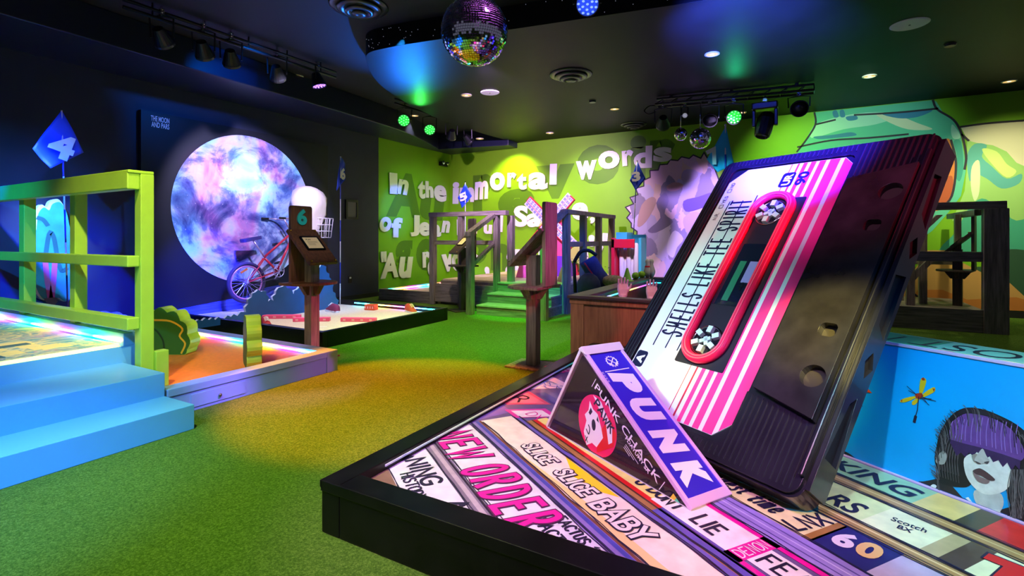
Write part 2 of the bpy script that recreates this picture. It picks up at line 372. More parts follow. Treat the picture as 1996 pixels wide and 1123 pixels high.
def strokes(ch):
    out = []
    for q in _S.get(ch, '').split(';'):
        if not q: continue
        k = q[0]; q = q.lstrip('~o'); pts = [tuple(float(v) for v in t.split(',')) for t in q.split()]
        if k == '~': pts = smoothpts(pts, 5)
        if k == 'o': out.append((smoothpts(pts, 4, True), True)); continue
        out.append((pts, False))
    return out
def hand_len(text, h, wf=1., gap=.12): return sum(_W.get(ch, .82) * h * wf + gap * h for ch in text)
def hand(mb, fr, text, a, b, h, layers, wf=1., gap=.12, c=.002, slant=0., jit=.0, total=None):
    """write text with its baseline at (a, b); layers = [(material, stroke width)] from the bottom up"""
    if total: wf = (total / h - gap * len(text)) / sum(_W.get(ch, .82) for ch in text)
    rnd = random.Random(hash(text) % 1000 if False else len(text) * 31 + int(h * 1000))
    x = a; plan = []
    for ch in text:
        dy = rnd.uniform(-jit, jit) * h; sc = 1 + rnd.uniform(-jit, jit)
        for pts, cl in strokes(ch):
            plan.append(([(x + (px * wf + slant * py) * h, b + dy + py * h * sc) for px, py in pts], cl))
        x += _W.get(ch, .82) * h * wf + gap * h
    for i, (mt, wd) in enumerate(layers):
        mb.m(mt)
        for k, (pts, cl) in enumerate(plan): mb.ribbon(fr, pts, wd, c + i * .0008 + (k % 5) * .00004, cl)
    return x
# printed lettering from the built-in font
_GC = {}
def glyphs(text, bold=0., shear=0.):
    key = (text, bold, shear)
    if key in _GC: return _GC[key]
    cu = bpy.data.curves.new('lettering', 'FONT'); cu.body = text; cu.size = 1; cu.offset = bold; cu.shear = shear; cu.resolution_u = 4
    ob = bpy.data.objects.new('lettering', cu); COL.objects.link(ob); bpy.context.view_layer.update()
    me = bpy.data.meshes.new_from_object(ob.evaluated_get(bpy.context.evaluated_depsgraph_get()))
    vs = [(v.co.x, v.co.y) for v in me.vertices]; fs = [tuple(p.vertices) for p in me.polygons]
    from collections import Counter
    ec = Counter(); 
    for f in fs:
        for i in range(len(f)): ec[(f[i], f[(i + 1) % len(f)])] += 1
    rim = [e for e in ec if (e[1], e[0]) not in ec]
    xs = [v[0] for v in vs] or [0, 1]; ys = [v[1] for v in vs] or [0, 1]
    bpy.data.objects.remove(ob); bpy.data.curves.remove(cu); bpy.data.meshes.remove(me)
    _GC[key] = (vs, fs, rim, (min(xs), max(xs), min(ys), max(ys)))
    return _GC[key]
def print_text(mb, fr, text, a, b, w_=None, h_=None, bold=0., shear=0., c=.002, depth=0.):
    """fit text into a box whose lower-left corner is (a, b); width and/or height given"""
    vs, fs, rim, (x0, x1, y0, y1) = glyphs(text, bold, shear)
    sy = h_ / (y1 - y0) if h_ else None; sx = w_ / (x1 - x0) if w_ else sy
    if sy is None: sy = sx
    P_ = [(a + (x - x0) * sx, b + (y - y0) * sy) for x, y in vs]; o = len(mb.v); n = len(P_)
    mb.v += [fr.p(x, y, c + depth) for x, y in P_]
    for f in fs: mb.face([i + o for i in f])
    if depth:
        mb.v += [fr.p(x, y, c) for x, y in P_]
        for i, j in rim: mb.face((o + i, o + n + i, o + n + j, o + j))
    return mb

# =================================================================== MATERIALS
def turf_mat():
    m, N, Lk, b = nodes_of('turf')
    tc = N.new('ShaderNodeTexCoord')
    n = N.new('ShaderNodeTexNoise'); n.inputs['Scale'].default_value = 95; n.inputs['Detail'].default_value = 7; n.inputs['Roughness'].default_value = .85
    n3 = N.new('ShaderNodeTexNoise'); n3.inputs['Scale'].default_value = 1.2
    Lk.new(tc.outputs['Object'], n.inputs['Vector']); Lk.new(tc.outputs['Object'], n3.inputs['Vector'])
    r = ramp(N, [(.32, '#2c4a14'), (.5, '#5f8a2e'), (.68, '#a3c45c')]); Lk.new(n.outputs[0], r.inputs[0])
    mx = N.new('ShaderNodeMix'); mx.data_type = 'RGBA'; mx.blend_type = 'MULTIPLY'; mx.inputs[0].default_value = .25
    Lk.new(r.outputs[0], mx.inputs[6]); Lk.new(n3.outputs[0], mx.inputs[7]); Lk.new(mx.outputs[2], b.inputs['Base Color'])
    b.inputs['Roughness'].default_value = .95; b.inputs['Specular IOR Level'].default_value = .1
    bp = N.new('ShaderNodeBump'); bp.inputs['Strength'].default_value = .9; bp.inputs['Distance'].default_value = .02
    Lk.new(n.outputs[0], bp.inputs['Height']); Lk.new(bp.outputs[0], b.inputs['Normal'])
    return m
M_turf = turf_mat()
M_navy = mat('navy_paint', '#1c2340', .6, var=.08, vs=3)
M_green = mat('lime_paint', '#78b40c', .55, var=.04, vs=2)
M_dkgreen = mat('lime_paint_dark', '#508008', .55)
M_ceil = mat('black_ceiling', '#0c0e10', .5, var=.1, vs=2, spec=.14)
M_blk = mat('black_satin', '#060607', .3, var=.15, vs=6, spec=.3)
M_blkmatte = mat('black_matte', '#0d0d0f', .7)
M_white = mat('white_paint', '#ece6ee', .5)
M_blue = mat('blue_paint', '#5fb0ee', .45, var=.03, vs=4)
M_bluetop = mat('pale_blue_paint', '#8cc4f0', .45, var=.03, vs=4)
M_rail = mat('apple_green_paint', '#96c93f', .42, var=.05, vs=7)
M_chrome = mat('chrome', '#d8d8dc', .12, 1.)
M_steel = mat('brushed_steel', '#8e8e94', .3, 1.)
M_gold = mat('brass', '#d6a24a', .25, 1.)
M_wood = wood('walnut_board', '#3a2419', '#6b4630', axis='z')
M_grey = wood('weathered_grey_wood', '#4f4641', '#9b8f86', axis='z')
M_greyx = wood('weathered_grey_plank', '#4f4641', '#9b8f86', axis='x')
M_teal = mat('teal_plastic', '#22b5b8', .35)
M_pink = mat('pink_plastic', '#ff5a90', .4)
M_redp = mat('red_paint', '#e01f3c', .35)
M_card = mat('cream_card', '#f0dfb0', .6)
M_beige = mat('sand_turf', '#d9c3ae', .9, var=.1, vs=40, bump=.2, bs=120)
M_orange = mat('orange_turf', '#f08a1e', .9, var=.08, vs=30, bump=.3, bs=140)
M_led_y = rainbow('led_rainbow', (1, 1, 0), .75, 16)
M_led_x = rainbow('led_rainbow_across', (1, -1, 0), .62, 16, .3)
M_led_s = rainbow('led_rainbow_stage', (1, 1, 0), .5, 2.2, .2)

# =================================================================== SETTING
struct(MB().box(-9.3, 6.2, -4.2, 12.5, -.1, 0).m(M_turf).build('floor', None, M_turf))
FL = Fr((-8.95, 0, 0), (0, 1, 0), (0, 0, 1), (1, 0, 0))       # left wall: a = y, b = z
FB = Fr((0, 12.2, 0), (1, 0, 0), (0, 0, 1), (0, -1, 0))       # back wall: a = x, b = z
b = MB(); b.m(M_navy).box(-9.15, -8.95, -4.2, 9.26, 0, 4.3); b.m(M_green).box(-9.15, -8.97, 9.26, 12.35, 0, 4.3)
struct(b.build('wall_left'))
struct(MB().m(M_green).box(-9.15, 6.2, 12.2, 12.4, 0, 4.3).build('wall_back'))
struct(MB().m(M_blkmatte).box(-8.95, -8.93, -4, 12.2, 0, .1).build('baseboard_left'))
struct(MB().m(M_blkmatte).box(-8.93, 6.2, 12.18, 12.2, 0, .12).build('baseboard_back'))
struct(MB().m(mat('upper_ceiling_black', '#08090b', .7)).box(-9.3, 6.2, -4.2, 12.5, 4.3, 4.4).build('ceiling'))
FZ = Fr((0, 0, 0), (1, 0, 0), (0, 1, 0), (0, 0, 1))
cl = smoothpts([(6.2, 7.1), (3.2, 6.6), (.9, 6.15), (-.88, 5.9), (-1.87, 5.74), (-3.2, 5.52), (-4.2, 5.33), (-4.9, 5.24), (-5.3, 5.27), (-5.62, 5.58), (-6.0, 6.1), (-6.3, 6.7), (-6.62, 7.71), (-6.86, 9.1), (-6.86, 10.6), (-6.72, 12.2)], 5)
cl += [(6.2, 12.2)]
b = MB().m(M_ceil); b.prism(FZ, cl[::-1], 4.0, 4.3)
tr = b.build('ceiling.001', bevel=.02); struct(tr)
sp = smoothpts([(-7.5, -4.2), (-7.6, 1), (-7.66, 3.5), (-7.83, 7.8), (-8.1, 9.6), (-8.7, 11.3)], 4)
b = MB().m(mat('soffit_navy', '#1a2036', .35)); b.prism(FZ, sp + [(-6.7, 11.7), (-6.7, 12.2), (-8.95, 12.2), (-8.95, -4.2)], 3.86, 4.3)
struct(b.build('trim_1', bevel=.015))

t = thing('star_lights', (-2, 5.5, 4.05), 'tiny star lights set in the black fascia above the large mirror ball', 'lights')
rnd = random.Random(17); b = MB().m(mat('star_glow', '#202030', .5, emit=(.7, .75, 1.), es=.12))
for i in range(70):
    k = rnd.uniform(.12, .55) * (len(cl) - 3); p0 = Vector(cl[int(k)]).lerp(Vector(cl[int(k) + 1]), k % 1); d_ = (Vector(cl[int(k) + 1]) - Vector(cl[int(k)])).normalized()
    n_ = Vector((d_.y, -d_.x)) if False else Vector((-d_.y, d_.x)); n_ = n_ if n_.y < 0 else -n_
    c_ = Vector((p0.x, p0.y, rnd.uniform(4.03, 4.28))) + Vector((n_.x, n_.y, 0)) * .004; b.ball(c_, .005, 6)
tag(b.build('bulbs', t), kind='stuff')

# recessed downlights: (pixel, ceiling height)
def downlight(p, z, label, r=.1, glow=.55, lamp=True):
    q = hz(p, z)
    t = thing('recessed_downlight', (q.x, q.y, z), label, 'ceiling light', 'recessed downlights')
    b = MB().m(mat('trim_ring_white', '#cfc9b8', .4)); b.lathe([(r, 0.), (r, -.012), (r * .82, -.014), (r * .8, -.004)], (q.x, q.y, z), 28, cap=False)
    b.build('trim_ring', t)
    b = MB().m(mat('lamp_glow', '#8a6a30', .5, emit=(1., .62, .2), es=glow)); b.smooth = True
    b.lathe([(.0001, -.009), (r * .5, -.008), (r * .81, -.004)], (q.x, q.y, z), 20, cap=False)
    b.m(mat('lamp_bulb', '#fff0d0', .4, emit=(1., .85, .5), es=1.2)); b.lathe([(.0001, -.013), (r * .22, -.011), (r * .3, -.008)], (q.x, q.y, z), 14, cap=False); b.build('lamp', t)
    if lamp:
        l = spot('downlight', (q.x, q.y, z - .03), (q.x, q.y, 0), WARM, 60, 82, .6, .05)
for p, z, lb in [((1388, 105), 4, 'round warm downlight in the black ceiling right of the large mirror ball'),
              ((909, 185), 4, 'warm downlight beside the pale ceiling speaker left of the big air vent'),
              ((1198, 212), 4, 'small warm downlight above the word words'),
              ((1072, 259), 4, 'tiny warm downlight nearest the ceiling edge over the word immortal'),
              ((1695, 148), 4, 'warm downlight above the teal mural'),
              ((1967, 158), 4, 'warm downlight at the far right end of the ceiling'),
              ((1445, 219), 4, 'small downlight half hidden behind the green lit can'),
              ((580, 148), 4.3, 'amber downlight above the wall ledge beside the moon picture'),
              ((808, 225), 4.3, 'amber downlight beside the leftmost green lit can'),
              ((935, 270), 4.25, 'small amber downlight where the curved ceiling meets the green wall')]:
    downlight(p, z if z != 4.25 else 3.86, lb)
# ceiling speakers and air vents
for p, c_, lb, rr in [((955, 180), '#c8e8d8', 'pale round speaker in the ceiling beside a downlight', .17), ((1773, 47), '#e0c0d0', 'large pale pink round speaker at the upper right of the ceiling', .2)]:
    q = hz(p, 4.0); t = thing('ceiling_speaker', (q.x, q.y, 4.0), lb, 'speaker', 'ceiling speakers')
    MB().m(mat('speaker_grille', '#e8e4e4', .6)).lathe([(.001, -.012), (rr * .93, -.012), (rr, -.004), (rr, 0)], (q.x, q.y, 4.0), 32).build('grille', t)
    MB().m(M_blk).lathe([(.001, -.016), (.012, -.016), (.012, -.012)], (q.x, q.y, 4.0), 10).build('badge', t)
def vent(p, z, R_, label, m):
    q = hz(p, z); t = thing('air_vent', (q.x, q.y, z), label, 'air vent', 'round ceiling air vents')
    for i, (ro, zz) in enumerate([(1., 0), (.76, -.035), (.5, -.065), (.26, -.09)]):
        r = R_ * ro; b = MB().m(m); b.smooth = True
        b.lathe([(max(.001, r * .66 if i < 3 else .001), .01), (r * .72 if i < 3 else .002, -.028), (r * .97, -.012), (r, 0.0), (r * .95, .006)], (q.x, q.y, z + zz - .004), 36)
        b.build('louvre_ring' if i else 'outer_ring', t)
M_vent = mat('vent_black', '#2a2b30', .3)
vent((700, 12), 4.3, .36, 'largest round air vent at the top beside the big mirror ball', M_vent)
vent((1113, 145), 4.0, .34, 'round air vent with green tinted louvres in the middle of the ceiling', M_vent)
vent((1235, 242), 4.0, .3, 'small round air vent far back near the lighting truss', M_vent)
q = hz((1155, 197), 4.0); tag(MB().m(M_blk).lathe([(.001, -.03), (.06, -.03), (.07, 0)], q, 16).build('smoke_detector'), 'small dark round detector on the ceiling behind the middle air vent', 'smoke detector')
q = hz((1852, 86), 4.0); tag(MB().m(M_blk).lathe([(.001, -.03), (.06, -.03), (.07, 0)], q, 16).build('smoke_detector'), 'small dark round detector on the ceiling beside the pink speaker', 'smoke detector')

# =================================================================== MOON BACKDROP
t = thing('moon_picture', (-8.9, 5.85, .1), 'tall black wall panel printed with a huge colourful full moon', 'wall picture')
MB().m(mat('print_navy', '#0c1022', .45)).box(-8.95, -8.85, 4.06, 7.64, .1, 3.39).build('panel', t)
FM = Fr((-8.848, 0, 0), (0, 1, 0), (0, 0, 1), (1, 0, 0))
def moon_mat():
    m, N, Lk, b = nodes_of('moon_print')
    tc = N.new('ShaderNodeTexCoord')
    n1 = N.new('ShaderNodeTexNoise'); n1.inputs['Scale'].default_value = 1.5; n1.inputs['Detail'].default_value = 9; n1.inputs['Roughness'].default_value = .62; n1.inputs['Distortion'].default_value = .6
    n2 = N.new('ShaderNodeTexNoise'); n2.inputs['Scale'].default_value = 1.15; n2.inputs['Detail'].default_value = 5; n2.inputs['Distortion'].default_value = .8
    mp = N.new('ShaderNodeMapping'); mp.inputs['Location'].default_value = (7.3, 2.1, 4.4)
    v = N.new('ShaderNodeTexVoronoi'); v.inputs['Scale'].default_value = 11
    Lk.new(tc.outputs['Object'], n1.inputs['Vector']); Lk.new(tc.outputs['Object'], mp.inputs[0]); Lk.new(mp.outputs[0], n2.inputs['Vector']); Lk.new(tc.outputs['Object'], v.inputs['Vector'])
    r1 = ramp(N, [(.36, '#3c4a94'), (.45, '#8592cc'), (.53, '#e4e8fa'), (.7, '#ffffff')]); Lk.new(n1.outputs[0], r1.inputs[0])
    r2 = ramp(N, [(.36, '#7fe0ff'), (.46, '#b8dcff'), (.54, '#f0c8f8'), (.62, '#e060d0'), (.74, '#8048d0')]); Lk.new(n2.outputs[0], r2.inputs[0])
    mx = N.new('ShaderNodeMix'); mx.data_type = 'RGBA'; mx.blend_type = 'MULTIPLY'; mx.inputs[0].default_value = .8
    Lk.new(r1.outputs[0], mx.inputs[6]); Lk.new(r2.outputs[0], mx.inputs[7])
    rv = ramp(N, [(0, '#ffffff'), (.06, '#ffffff'), (.12, '#000000')]); Lk.new(v.outputs['Distance'], rv.inputs[0])
    mx2 = N.new('ShaderNodeMix'); mx2.data_type = 'RGBA'; mx2.blend_type = 'SCREEN'; mx2.inputs[0].default_value = .35
    Lk.new(mx.outputs[2], mx2.inputs[6]); Lk.new(rv.outputs[0], mx2.inputs[7]); Lk.new(mx2.outputs[2], b.inputs['Base Color'])
    b.inputs['Roughness'].default_value = .6
    return m
MB().m(moon_mat()).prism(FM, arc(5.83, 1.94, 1.345, 0, 360, 72)[:-1], 0, .004).build('moon', t)
hill = [FM.hit(p) for p in [(262, 650), (270, 622), (350, 602), (432, 586), (480, 577), (520, 560), (560, 552), (640, 548), (640, 640)]]
hill = [(min(max(a, 4.07), 7.63), max(v, .11)) for a, v in hill]
MB().m(mat('hill_print', '#3a4ab8', .5, var=.5, vs=3, stretch=(1, 1, 9))).poly(FM, hill, .007).build('hill', t)
b = MB().m(M_white)
for s_, l_, r_, y_ in [('THE MOON', 294, 330, 235), ('AND PARS', 295, 330, 247)]:
    a0, v0 = FM.hit((l_, y_)); a1, _ = FM.hit((r_, y_)); print_text(b, FM, s_, a0, v0, a1 - a0, .085, bold=.02, c=.003)
b.build('lettering', t)
# jagged treetop silhouette standing in front of it
k3 = zm(250, 380, 3.302)
XT = -7.46; FT = Fr((XT, 0, 0), (0, 1, 0), (0, 0, 1), (1, 0, 0))
ol = [FT.hit(k3(*p)) for p in [(330, 838), (430, 812), (520, 800), (620, 790), (700, 772), (752, 752), (768, 700), (790, 655), (820, 622), (872, 615), (893, 640), (900, 682), (930, 680), (950, 615), (990, 588), (1040, 600), (1060, 636), (1098, 590), (1150, 545), (1200, 520), (1225, 470), (1262, 452), (1282, 495), (1310, 560), (1322, 620), (1345, 668), (1358, 712)]]
rnd = random.Random(3); jag = []
for i in range(len(ol) - 1):
    a = Vector(ol[i]); c = Vector(ol[i + 1]); n = max(2, int((c - a).length / .045)); d = (c - a).normalized(); nn = Vector((-d.y, d.x))
    for j in range(n):
        q = a + (c - a) * j / n + nn * (.022 if j % 2 else -.014) * rnd.uniform(.6, 1.3); jag.append((q.x, q.y))
jag = [(a, max(v, .125)) for a, v in jag] + [(ol[-1][0], .122), (ol[0][0], .122)]
t = thing('treetop_cutout', (XT, 5.6, .12), 'dark teal jagged treetop cutout standing before the moon picture', 'scenery cutout')
MB().m(mat('cut_edge_white', '#c9d4f2', .5)).prism(FT, jag, -.05, 0).build('cut_edge', t)
MB().m(mat('treetop_teal', '#0c4a86', .5, var=.25, vs=2)).poly(FT, jag, .0015).build('painted_face', t)

# =================================================================== MOON PLATFORM (black rim, sand turf)
t = thing('moon_putting_platform', (-7.1, 5.8, 0), 'low black rimmed putting platform with pale sand turf below the moon', 'putting platform')
X0, X1, Y0, Y1 = -8.84, -5.28, 4.47, 7.12
MB().m(M_beige).box(X0, X1 - .08, Y0 + .08, Y1 - .08, .0, .12).build('turf_surface', t)
for nm, bx in [('front_rim', (X0, X1, Y0, Y0 + .08)), ('back_rim', (X0, X1, Y1 - .08, Y1)), ('side_rim', (X1 - .08, X1, Y0 + .08, Y1 - .08))]:
    MB().m(M_blk).box(bx[0], bx[1], bx[2], bx[3], 0, .21).build(nm, t, bevel=.006)
MB().m(M_led_x).box(XT + .05, X1 - .1, Y1 - .095, Y1 - .082, .165, .18).build('light_strip', t)
b = MB().m(M_white); FT2 = Fr((0, 0, .1215), (1, 0, 0), (0, 1, 0), (0, 0, 1)); b.ribbon(FT2, [(-6.353, 4.62), (-6.0, 5.15)], .03); b.build('tee_line', t)
k4 = zm(400, 480, 3.992)
def shoe(px, rz, label, c1, c2):
    q = hz(px, .121); t = thing('canvas_shoe', q, label, 'shoe', 'shoes on the sand turf', rz)
    M_ = WM[t.name]
    f = Fr(M_ @ Vector((0, 0, 0)), M_.to_3x3() @ Vector((1, 0, 0)), M_.to_3x3() @ Vector((0, 1, 0)), (0, 0, 1))
    sole = smoothpts([(.2, 0), (.17, .055), (.08, .06), (-.05, .045), (-.15, .05), (-.19, 0), (-.15, -.05), (-.05, -.045), (.08, -.06), (.17, -.055)], 4, True)
    MB().m(M_white).prism(f, sole, 0, .03).build('sole', t, bevel=.005)
    b = MB().m(c1); b.smooth = True
    prof = [(-.18, .05, .135), (-.1, .048, .145), (-.02, .05, .15), (.04, .055, .12), (.1, .058, .085), (.16, .05, .06), (.195, .015, .04)]
    o = len(b.v); n = 9
    for x, hw, h in prof:
        for k in range(n):
            th = PI * k / (n - 1); b.v.append(f.p(x, hw * math.cos(th), .028 + (h - .028) * math.sin(th) ** .7))
    for i in range(len(prof) - 1):
        for k in range(n - 1): b.face((o + i * n + k, o + (i + 1) * n + k, o + (i + 1) * n + k + 1, o + i * n + k + 1))
    b.face([o + k for k in range(n)]); b.face([o + (len(prof) - 1) * n + k for k in range(n)][::-1])
    b.build('upper', t)
    b = MB().m(c2)
    for i in range(4):
        x = .02 + i * .025; zz = .15 - i * .013
        b.tube([f.p(x, -.03, zz - .012), f.p(x + .012, 0, zz + .004), f.p(x, .03, zz - .012)], .006, 5)
    b.build('laces', t)
M_shred = mat('red_canvas', '#a8242c', .8)
shoe(k4(470, 628), -.4, 'dark red canvas shoe with crossed laces behind the lime bush prop', M_shred, M_white)
shoe(k4(990, 510), 2.9, 'purple red shoe lying beside the foot of the white flag pole', mat('plum_canvas', '#8a2a4c', .8), M_white)
shoe(k4(1600, 515), -.5, 'orange red laced shoe against the far right rim of the sand turf', mat('orange_canvas', '#d2502c', .8), mat('cream_lace', '#f2dca0', .7))
def brick(px, rz, L, label, W=.09, H=.06, col=M_pink):
    q = hz(px, .12); t = thing('wooden_bumper', (q.x, q.y, .12), label, 'bumper', 'pink bumper blocks on the sand turf', rz)
    M3 = WM[t.name]; f = Fr(M3 @ Vector((0, 0, 0)), M3.to_3x3() @ Vector((1, 0, 0)), M3.to_3x3() @ Vector((0, 1, 0)), (0, 0, 1))
    MB().m(col).box(-L / 2, L / 2, -W / 2, W / 2, 0, H, f).build('block', t, bevel=.008)
    b = MB().m(mat('pink_pale', '#ffb0c0', .5))
    for i in range(4): b.box(-L / 2 + L * (i + .3) / 4, -L / 2 + L * (i + .6) / 4, -W / 2 - .001, -W / 2, H * .3, H * .7, f)
    b.build('printed_marks', t)
brick(k4(590, 562), .55, .62, 'long pink bumper bar behind the dark red shoe')
brick(k4(830, 584), .6, .55, 'pink bumper bar partly behind the wooden post of sign six')
brick(k4(1195, 586), .45, .55, 'printed pink bumper bar near the front rim right of the sign post')
brick(k4(1292, 495), .2, .2, 'short orange red printed block near the back light strip', .14, .1, mat('orange_red_plastic', '#e0552c', .5))

# =================================================================== BICYCLE against the moon
XB = -8.55; FK = Fr((XB, 0, 0), (0, 1, 0), (0, 0, 1), (1, 0, 0))
t = thing('bicycle', (XB, 5.59, .27), 'pink red bicycle with basket mounted rearing up before the moon', 'bicycle')
M_bike = mat('bike_red', '#d03048', .3); M_tire = mat('tyre_rubber', '#3a2c50', .7); M_bar = mat('bike_alloy', '#c9b8e0', .3, .6)
def wheel(cy, cz, R_):
    b = MB().m(M_tire); b.smooth = True
    b.tube([FK.p(cy + R_ * math.cos(2 * PI * i / 40), cz + R_ * math.sin(2 * PI * i / 40)) for i in range(40)], .03, 8, closed=True); ww = b.build('wheel', t)
    b = MB().m(mat('rim_pink', '#f0a0b8', .3, .5)); b.smooth = True
    b.tube([FK.p(cy + (R_ - .045) * math.cos(2 * PI * i / 40), cz + (R_ - .045) * math.sin(2 * PI * i / 40)) for i in range(40)], .016, 6, closed=True); b.build('rim', ww)
    b = MB().m(M_bar)
    for i in range(24):
        th = 2 * PI * i / 24; b.tube([FK.p(cy + .03 * math.cos(th + .5 * (-1) ** i), cz + .03 * math.sin(th + .5 * (-1) ** i), .02 * (-1) ** i), FK.p(cy + (R_ - .05) * math.cos(th), cz + (R_ - .05) * math.sin(th))], .0035, 4, False)
    b.build('spokes', ww)
    b = MB().m(M_bar); b.smooth = True; b.tube([FK.p(cy, cz, -.05), FK.p(cy, cz, .05)], .025, 10); b.build('hub', ww)
    b = MB().m(mat('orange_reflector', '#e07828', .3)); b.box(-.07, .07, -.018, .018, .012, .024, FK.sub(cy - .06, cz + .21, .5)); b.build('reflector', ww)
wheel(5.59, .62, .335)
wheel(6.98, 1.05, .335)
def fr_t(pts, r, m=M_bike, nm='frame'):
    b = MB().m(m); b.smooth = True; b.tube([FK.p(*q) for q in pts], r, 8); return b.build(nm, t)
b = MB().m(M_bike); b.smooth = True
for p in [[(5.935, 1.06), (6.5, 1.5)], [(5.94, 1.04), (6.2, .79)], [(6.2, .79), (6.52, 1.42)], [(6.5, 1.55), (6.54, 1.36)]]: b.tube([FK.p(*q) for q in p], .022, 8)
for s in (-.04, .04):
    b.tube([FK.p(5.59, .62, s), FK.p(6.2, .79, s * .5)], .011, 6); b.tube([FK.p(5.59, .62, s), FK.p(5.93, 1.04, s * .5)], .011, 6)
b.build('frame', t)
fr_t([(6.54, 1.36), (6.72, 1.24), (6.98, 1.05)], .016, M_bike, 'fork')
fr_t([(5.935, 1.06), (5.72, 1.36)], .016, M_bar, 'seat_post')
sd = smoothpts([(-.17, .07), (-.2, 0), (-.17, -.07), (-.05, -.05), (.1, -.022), (.2, 0), (.1, .022), (-.05, .05)], 4, True)
MB().m(mat('saddle_violet', '#3a3488', .5)).prism(Fr(FK.p(5.69, 1.36), (0, .98, .17), (1, 0, 0), (0, -.17, .98)), sd, 0, .06).build('saddle', t, bevel=.02)
fr_t([(6.48, 1.56), (6.34, 1.78)], .016, M_bar, 'stem')
b = MB().m(M_bar); b.smooth = True; b.tube(smoothpts([tuple(FK.p(6.08, 1.775, .26)), tuple(FK.p(6.3, 1.775, .23)), tuple(FK.p(6.4, 1.76, .1)), tuple(FK.p(6.4, 1.76, -.1)), tuple(FK.p(6.3, 1.775, -.23)), tuple(FK.p(6.08, 1.775, -.26))], 4), .013, 8)
hb = b.build('handlebar', t)
b = MB().m(M_blkmatte); b.smooth = True
for s in (.26, -.26): b.tube([FK.p(6.06, 1.775, s), FK.p(6.19, 1.775, s * .95)], .02, 8)
b.build('grips', hb)
b = MB().m(M_bar); b.smooth = True
b.tube([FK.p(6.2 + .11 * math.cos(2 * PI * i / 28), .79 + .11 * math.sin(2 * PI * i / 28), .05) for i in range(28)], .008, 5, closed=True)
for i in range(5): b.tube([FK.p(6.2, .79, .05), FK.p(6.2 + .105 * math.cos(2 * PI * i / 5), .79 + .105 * math.sin(2 * PI * i / 5), .05)], .008, 5)
b.build('chainring', t)
b = MB().m(M_bar); b.smooth = True
b.tube([FK.p(6.2, .79, .07), FK.p(6.09, .64, .075)], .012, 6); b.tube([FK.p(6.2, .79, -.07), FK.p(6.31, .94, -.075)], .012, 6); b.build('crank_arms', t)
b = MB().m(M_blkmatte); b.box(-.05, .05, -.012, .012, 0, .1, FK.sub(6.09, .64, .3, .08)); b.box(-.05, .05, -.012, .012, -.1, 0, FK.sub(6.31, .94, .3, -.08)); b.build('pedals', t)
b = MB().m(mat('chain_dark', '#55506a', .4, .8))
b.tube([FK.p(5.6, .68, .05), FK.p(6.2, .9, .05)], .006, 5); b.tube([FK.p(5.6, .56, .05), FK.p(6.2, .68, .05)], .006, 5); b.build('chain', t)
M_wire = mat('basket_wire', '#e6def2', .4)
b = MB().m(M_wire); b.smooth = True
bx0, bx1, bz0, bz1 = 7.0, 7.37, 1.42, 1.81
for zz in (bz0, bz0 + .13, bz0 + .26, bz1):
    ins = (bz1 - zz) * .1
    b.tube([FK.p(bx0 + ins, zz, -.17 + ins), FK.p(bx1 - ins, zz, -.17 + ins), FK.p(bx1 - ins, zz, .17 - ins), FK.p(bx0 + ins, zz, .17 - ins)], .009, 5, closed=True)
for i in range(5):
    a = bx0 + (bx1 - bx0) * i / 4
    for c in (-.17, .17): b.tube([FK.p(a, bz1, c), FK.p(a + (.04 if i == 0 else -.03 if i == 4 else 0), bz0, c * .8)], .007, 5)
for i in range(1, 4):
    c = -.17 + .34 * i / 4
    for a, a2 in ((bx0, bx0 + .04), (bx1, bx1 - .04)): b.tube([FK.p(a, bz1, c), FK.p(a2, bz0, c * .8)], .007, 5)
b.build('basket', t)
# the white blanket heaped in the basket
b = MB().m(mat('white_blanket', '#efe4e6', .9, bump=.5, bs=14)); b.smooth = True
prof = [(.001, 1.44), (.14, 1.45), (.2, 1.6), (.25, 1.75), (.3, 1.88), (.34, 2.0), (.35, 2.12), (.335, 2.23), (.28, 2.34), (.18, 2.41), (.07, 2.44), (.001, 2.445)]
o = len(b.v); n = 28
for i, (r, zz) in enumerate(prof):
    for k in range(n):
        th = 2 * PI * k / n; f_ = 1 + .06 * math.sin(5 * th + zz * 6) + .045 * math.sin(11 * th - zz * 9) + .05 * math.sin(3 * th + 14 * zz)
        sh = .0 - .22 * max(0, (zz - 1.8)) * 1.0
        b.v.append(FK.p(6.93 + sh * .3 + r * 1.12 * f_ * math.cos(th), zz, r * f_ * .62 * math.sin(th)))
for i in range(len(prof) - 1):
    for k in range(n): b.face((o + i * n + k, o + i * n + (k + 1) % n, o + (i + 1) * n + (k + 1) % n, o + (i + 1) * n + k))
tag(b.build('blanket'), 'white blanket bundled upright in the wire basket of the bicycle', 'blanket')
# framed notice and socket on the dark wall
a0, z0 = FL.hit((673, 427)); a1, z1 = FL.hit((697, 391))
t = thing('picture_frame', (-8.94, (a0 + a1) / 2, z0), 'small black framed grey notice on the dark wall beside the flag pole', 'picture frame')
MB().m(M_blk).prism(FL, rrect(a0, a1, z0, z1, .005), 0, .03, [rrect(a0 + .05, a1 - .05, z0 + .05, z1 - .05, .005)]).build('frame', t)
MB().m(mat('grey_paper', '#6f6f78', .6)).prism(FL, [(a0 + .045, z0 + .045), (a1 - .045, z0 + .045), (a1 - .045, z1 - .045), (a0 + .045, z1 - .045)], 0, .012).build('notice', t)
a0, z0 = FL.hit((682, 545)); t = thing('wall_socket', (-8.94, a0, z0), 'small black wall socket low on the dark wall right of the flag pole', 'wall socket')
MB().m(M_blk).prism(FL, rrect(a0 - .05, a0 + .05, z0 - .08, z0 + .08, .01), 0, .012).build('plate', t)
MB().m(M_white).prism(FL, rrect(a0 - .025, a0 + .025, z0 + .02, z0 + .06, .005), 0.012, .02).build('plug', t)
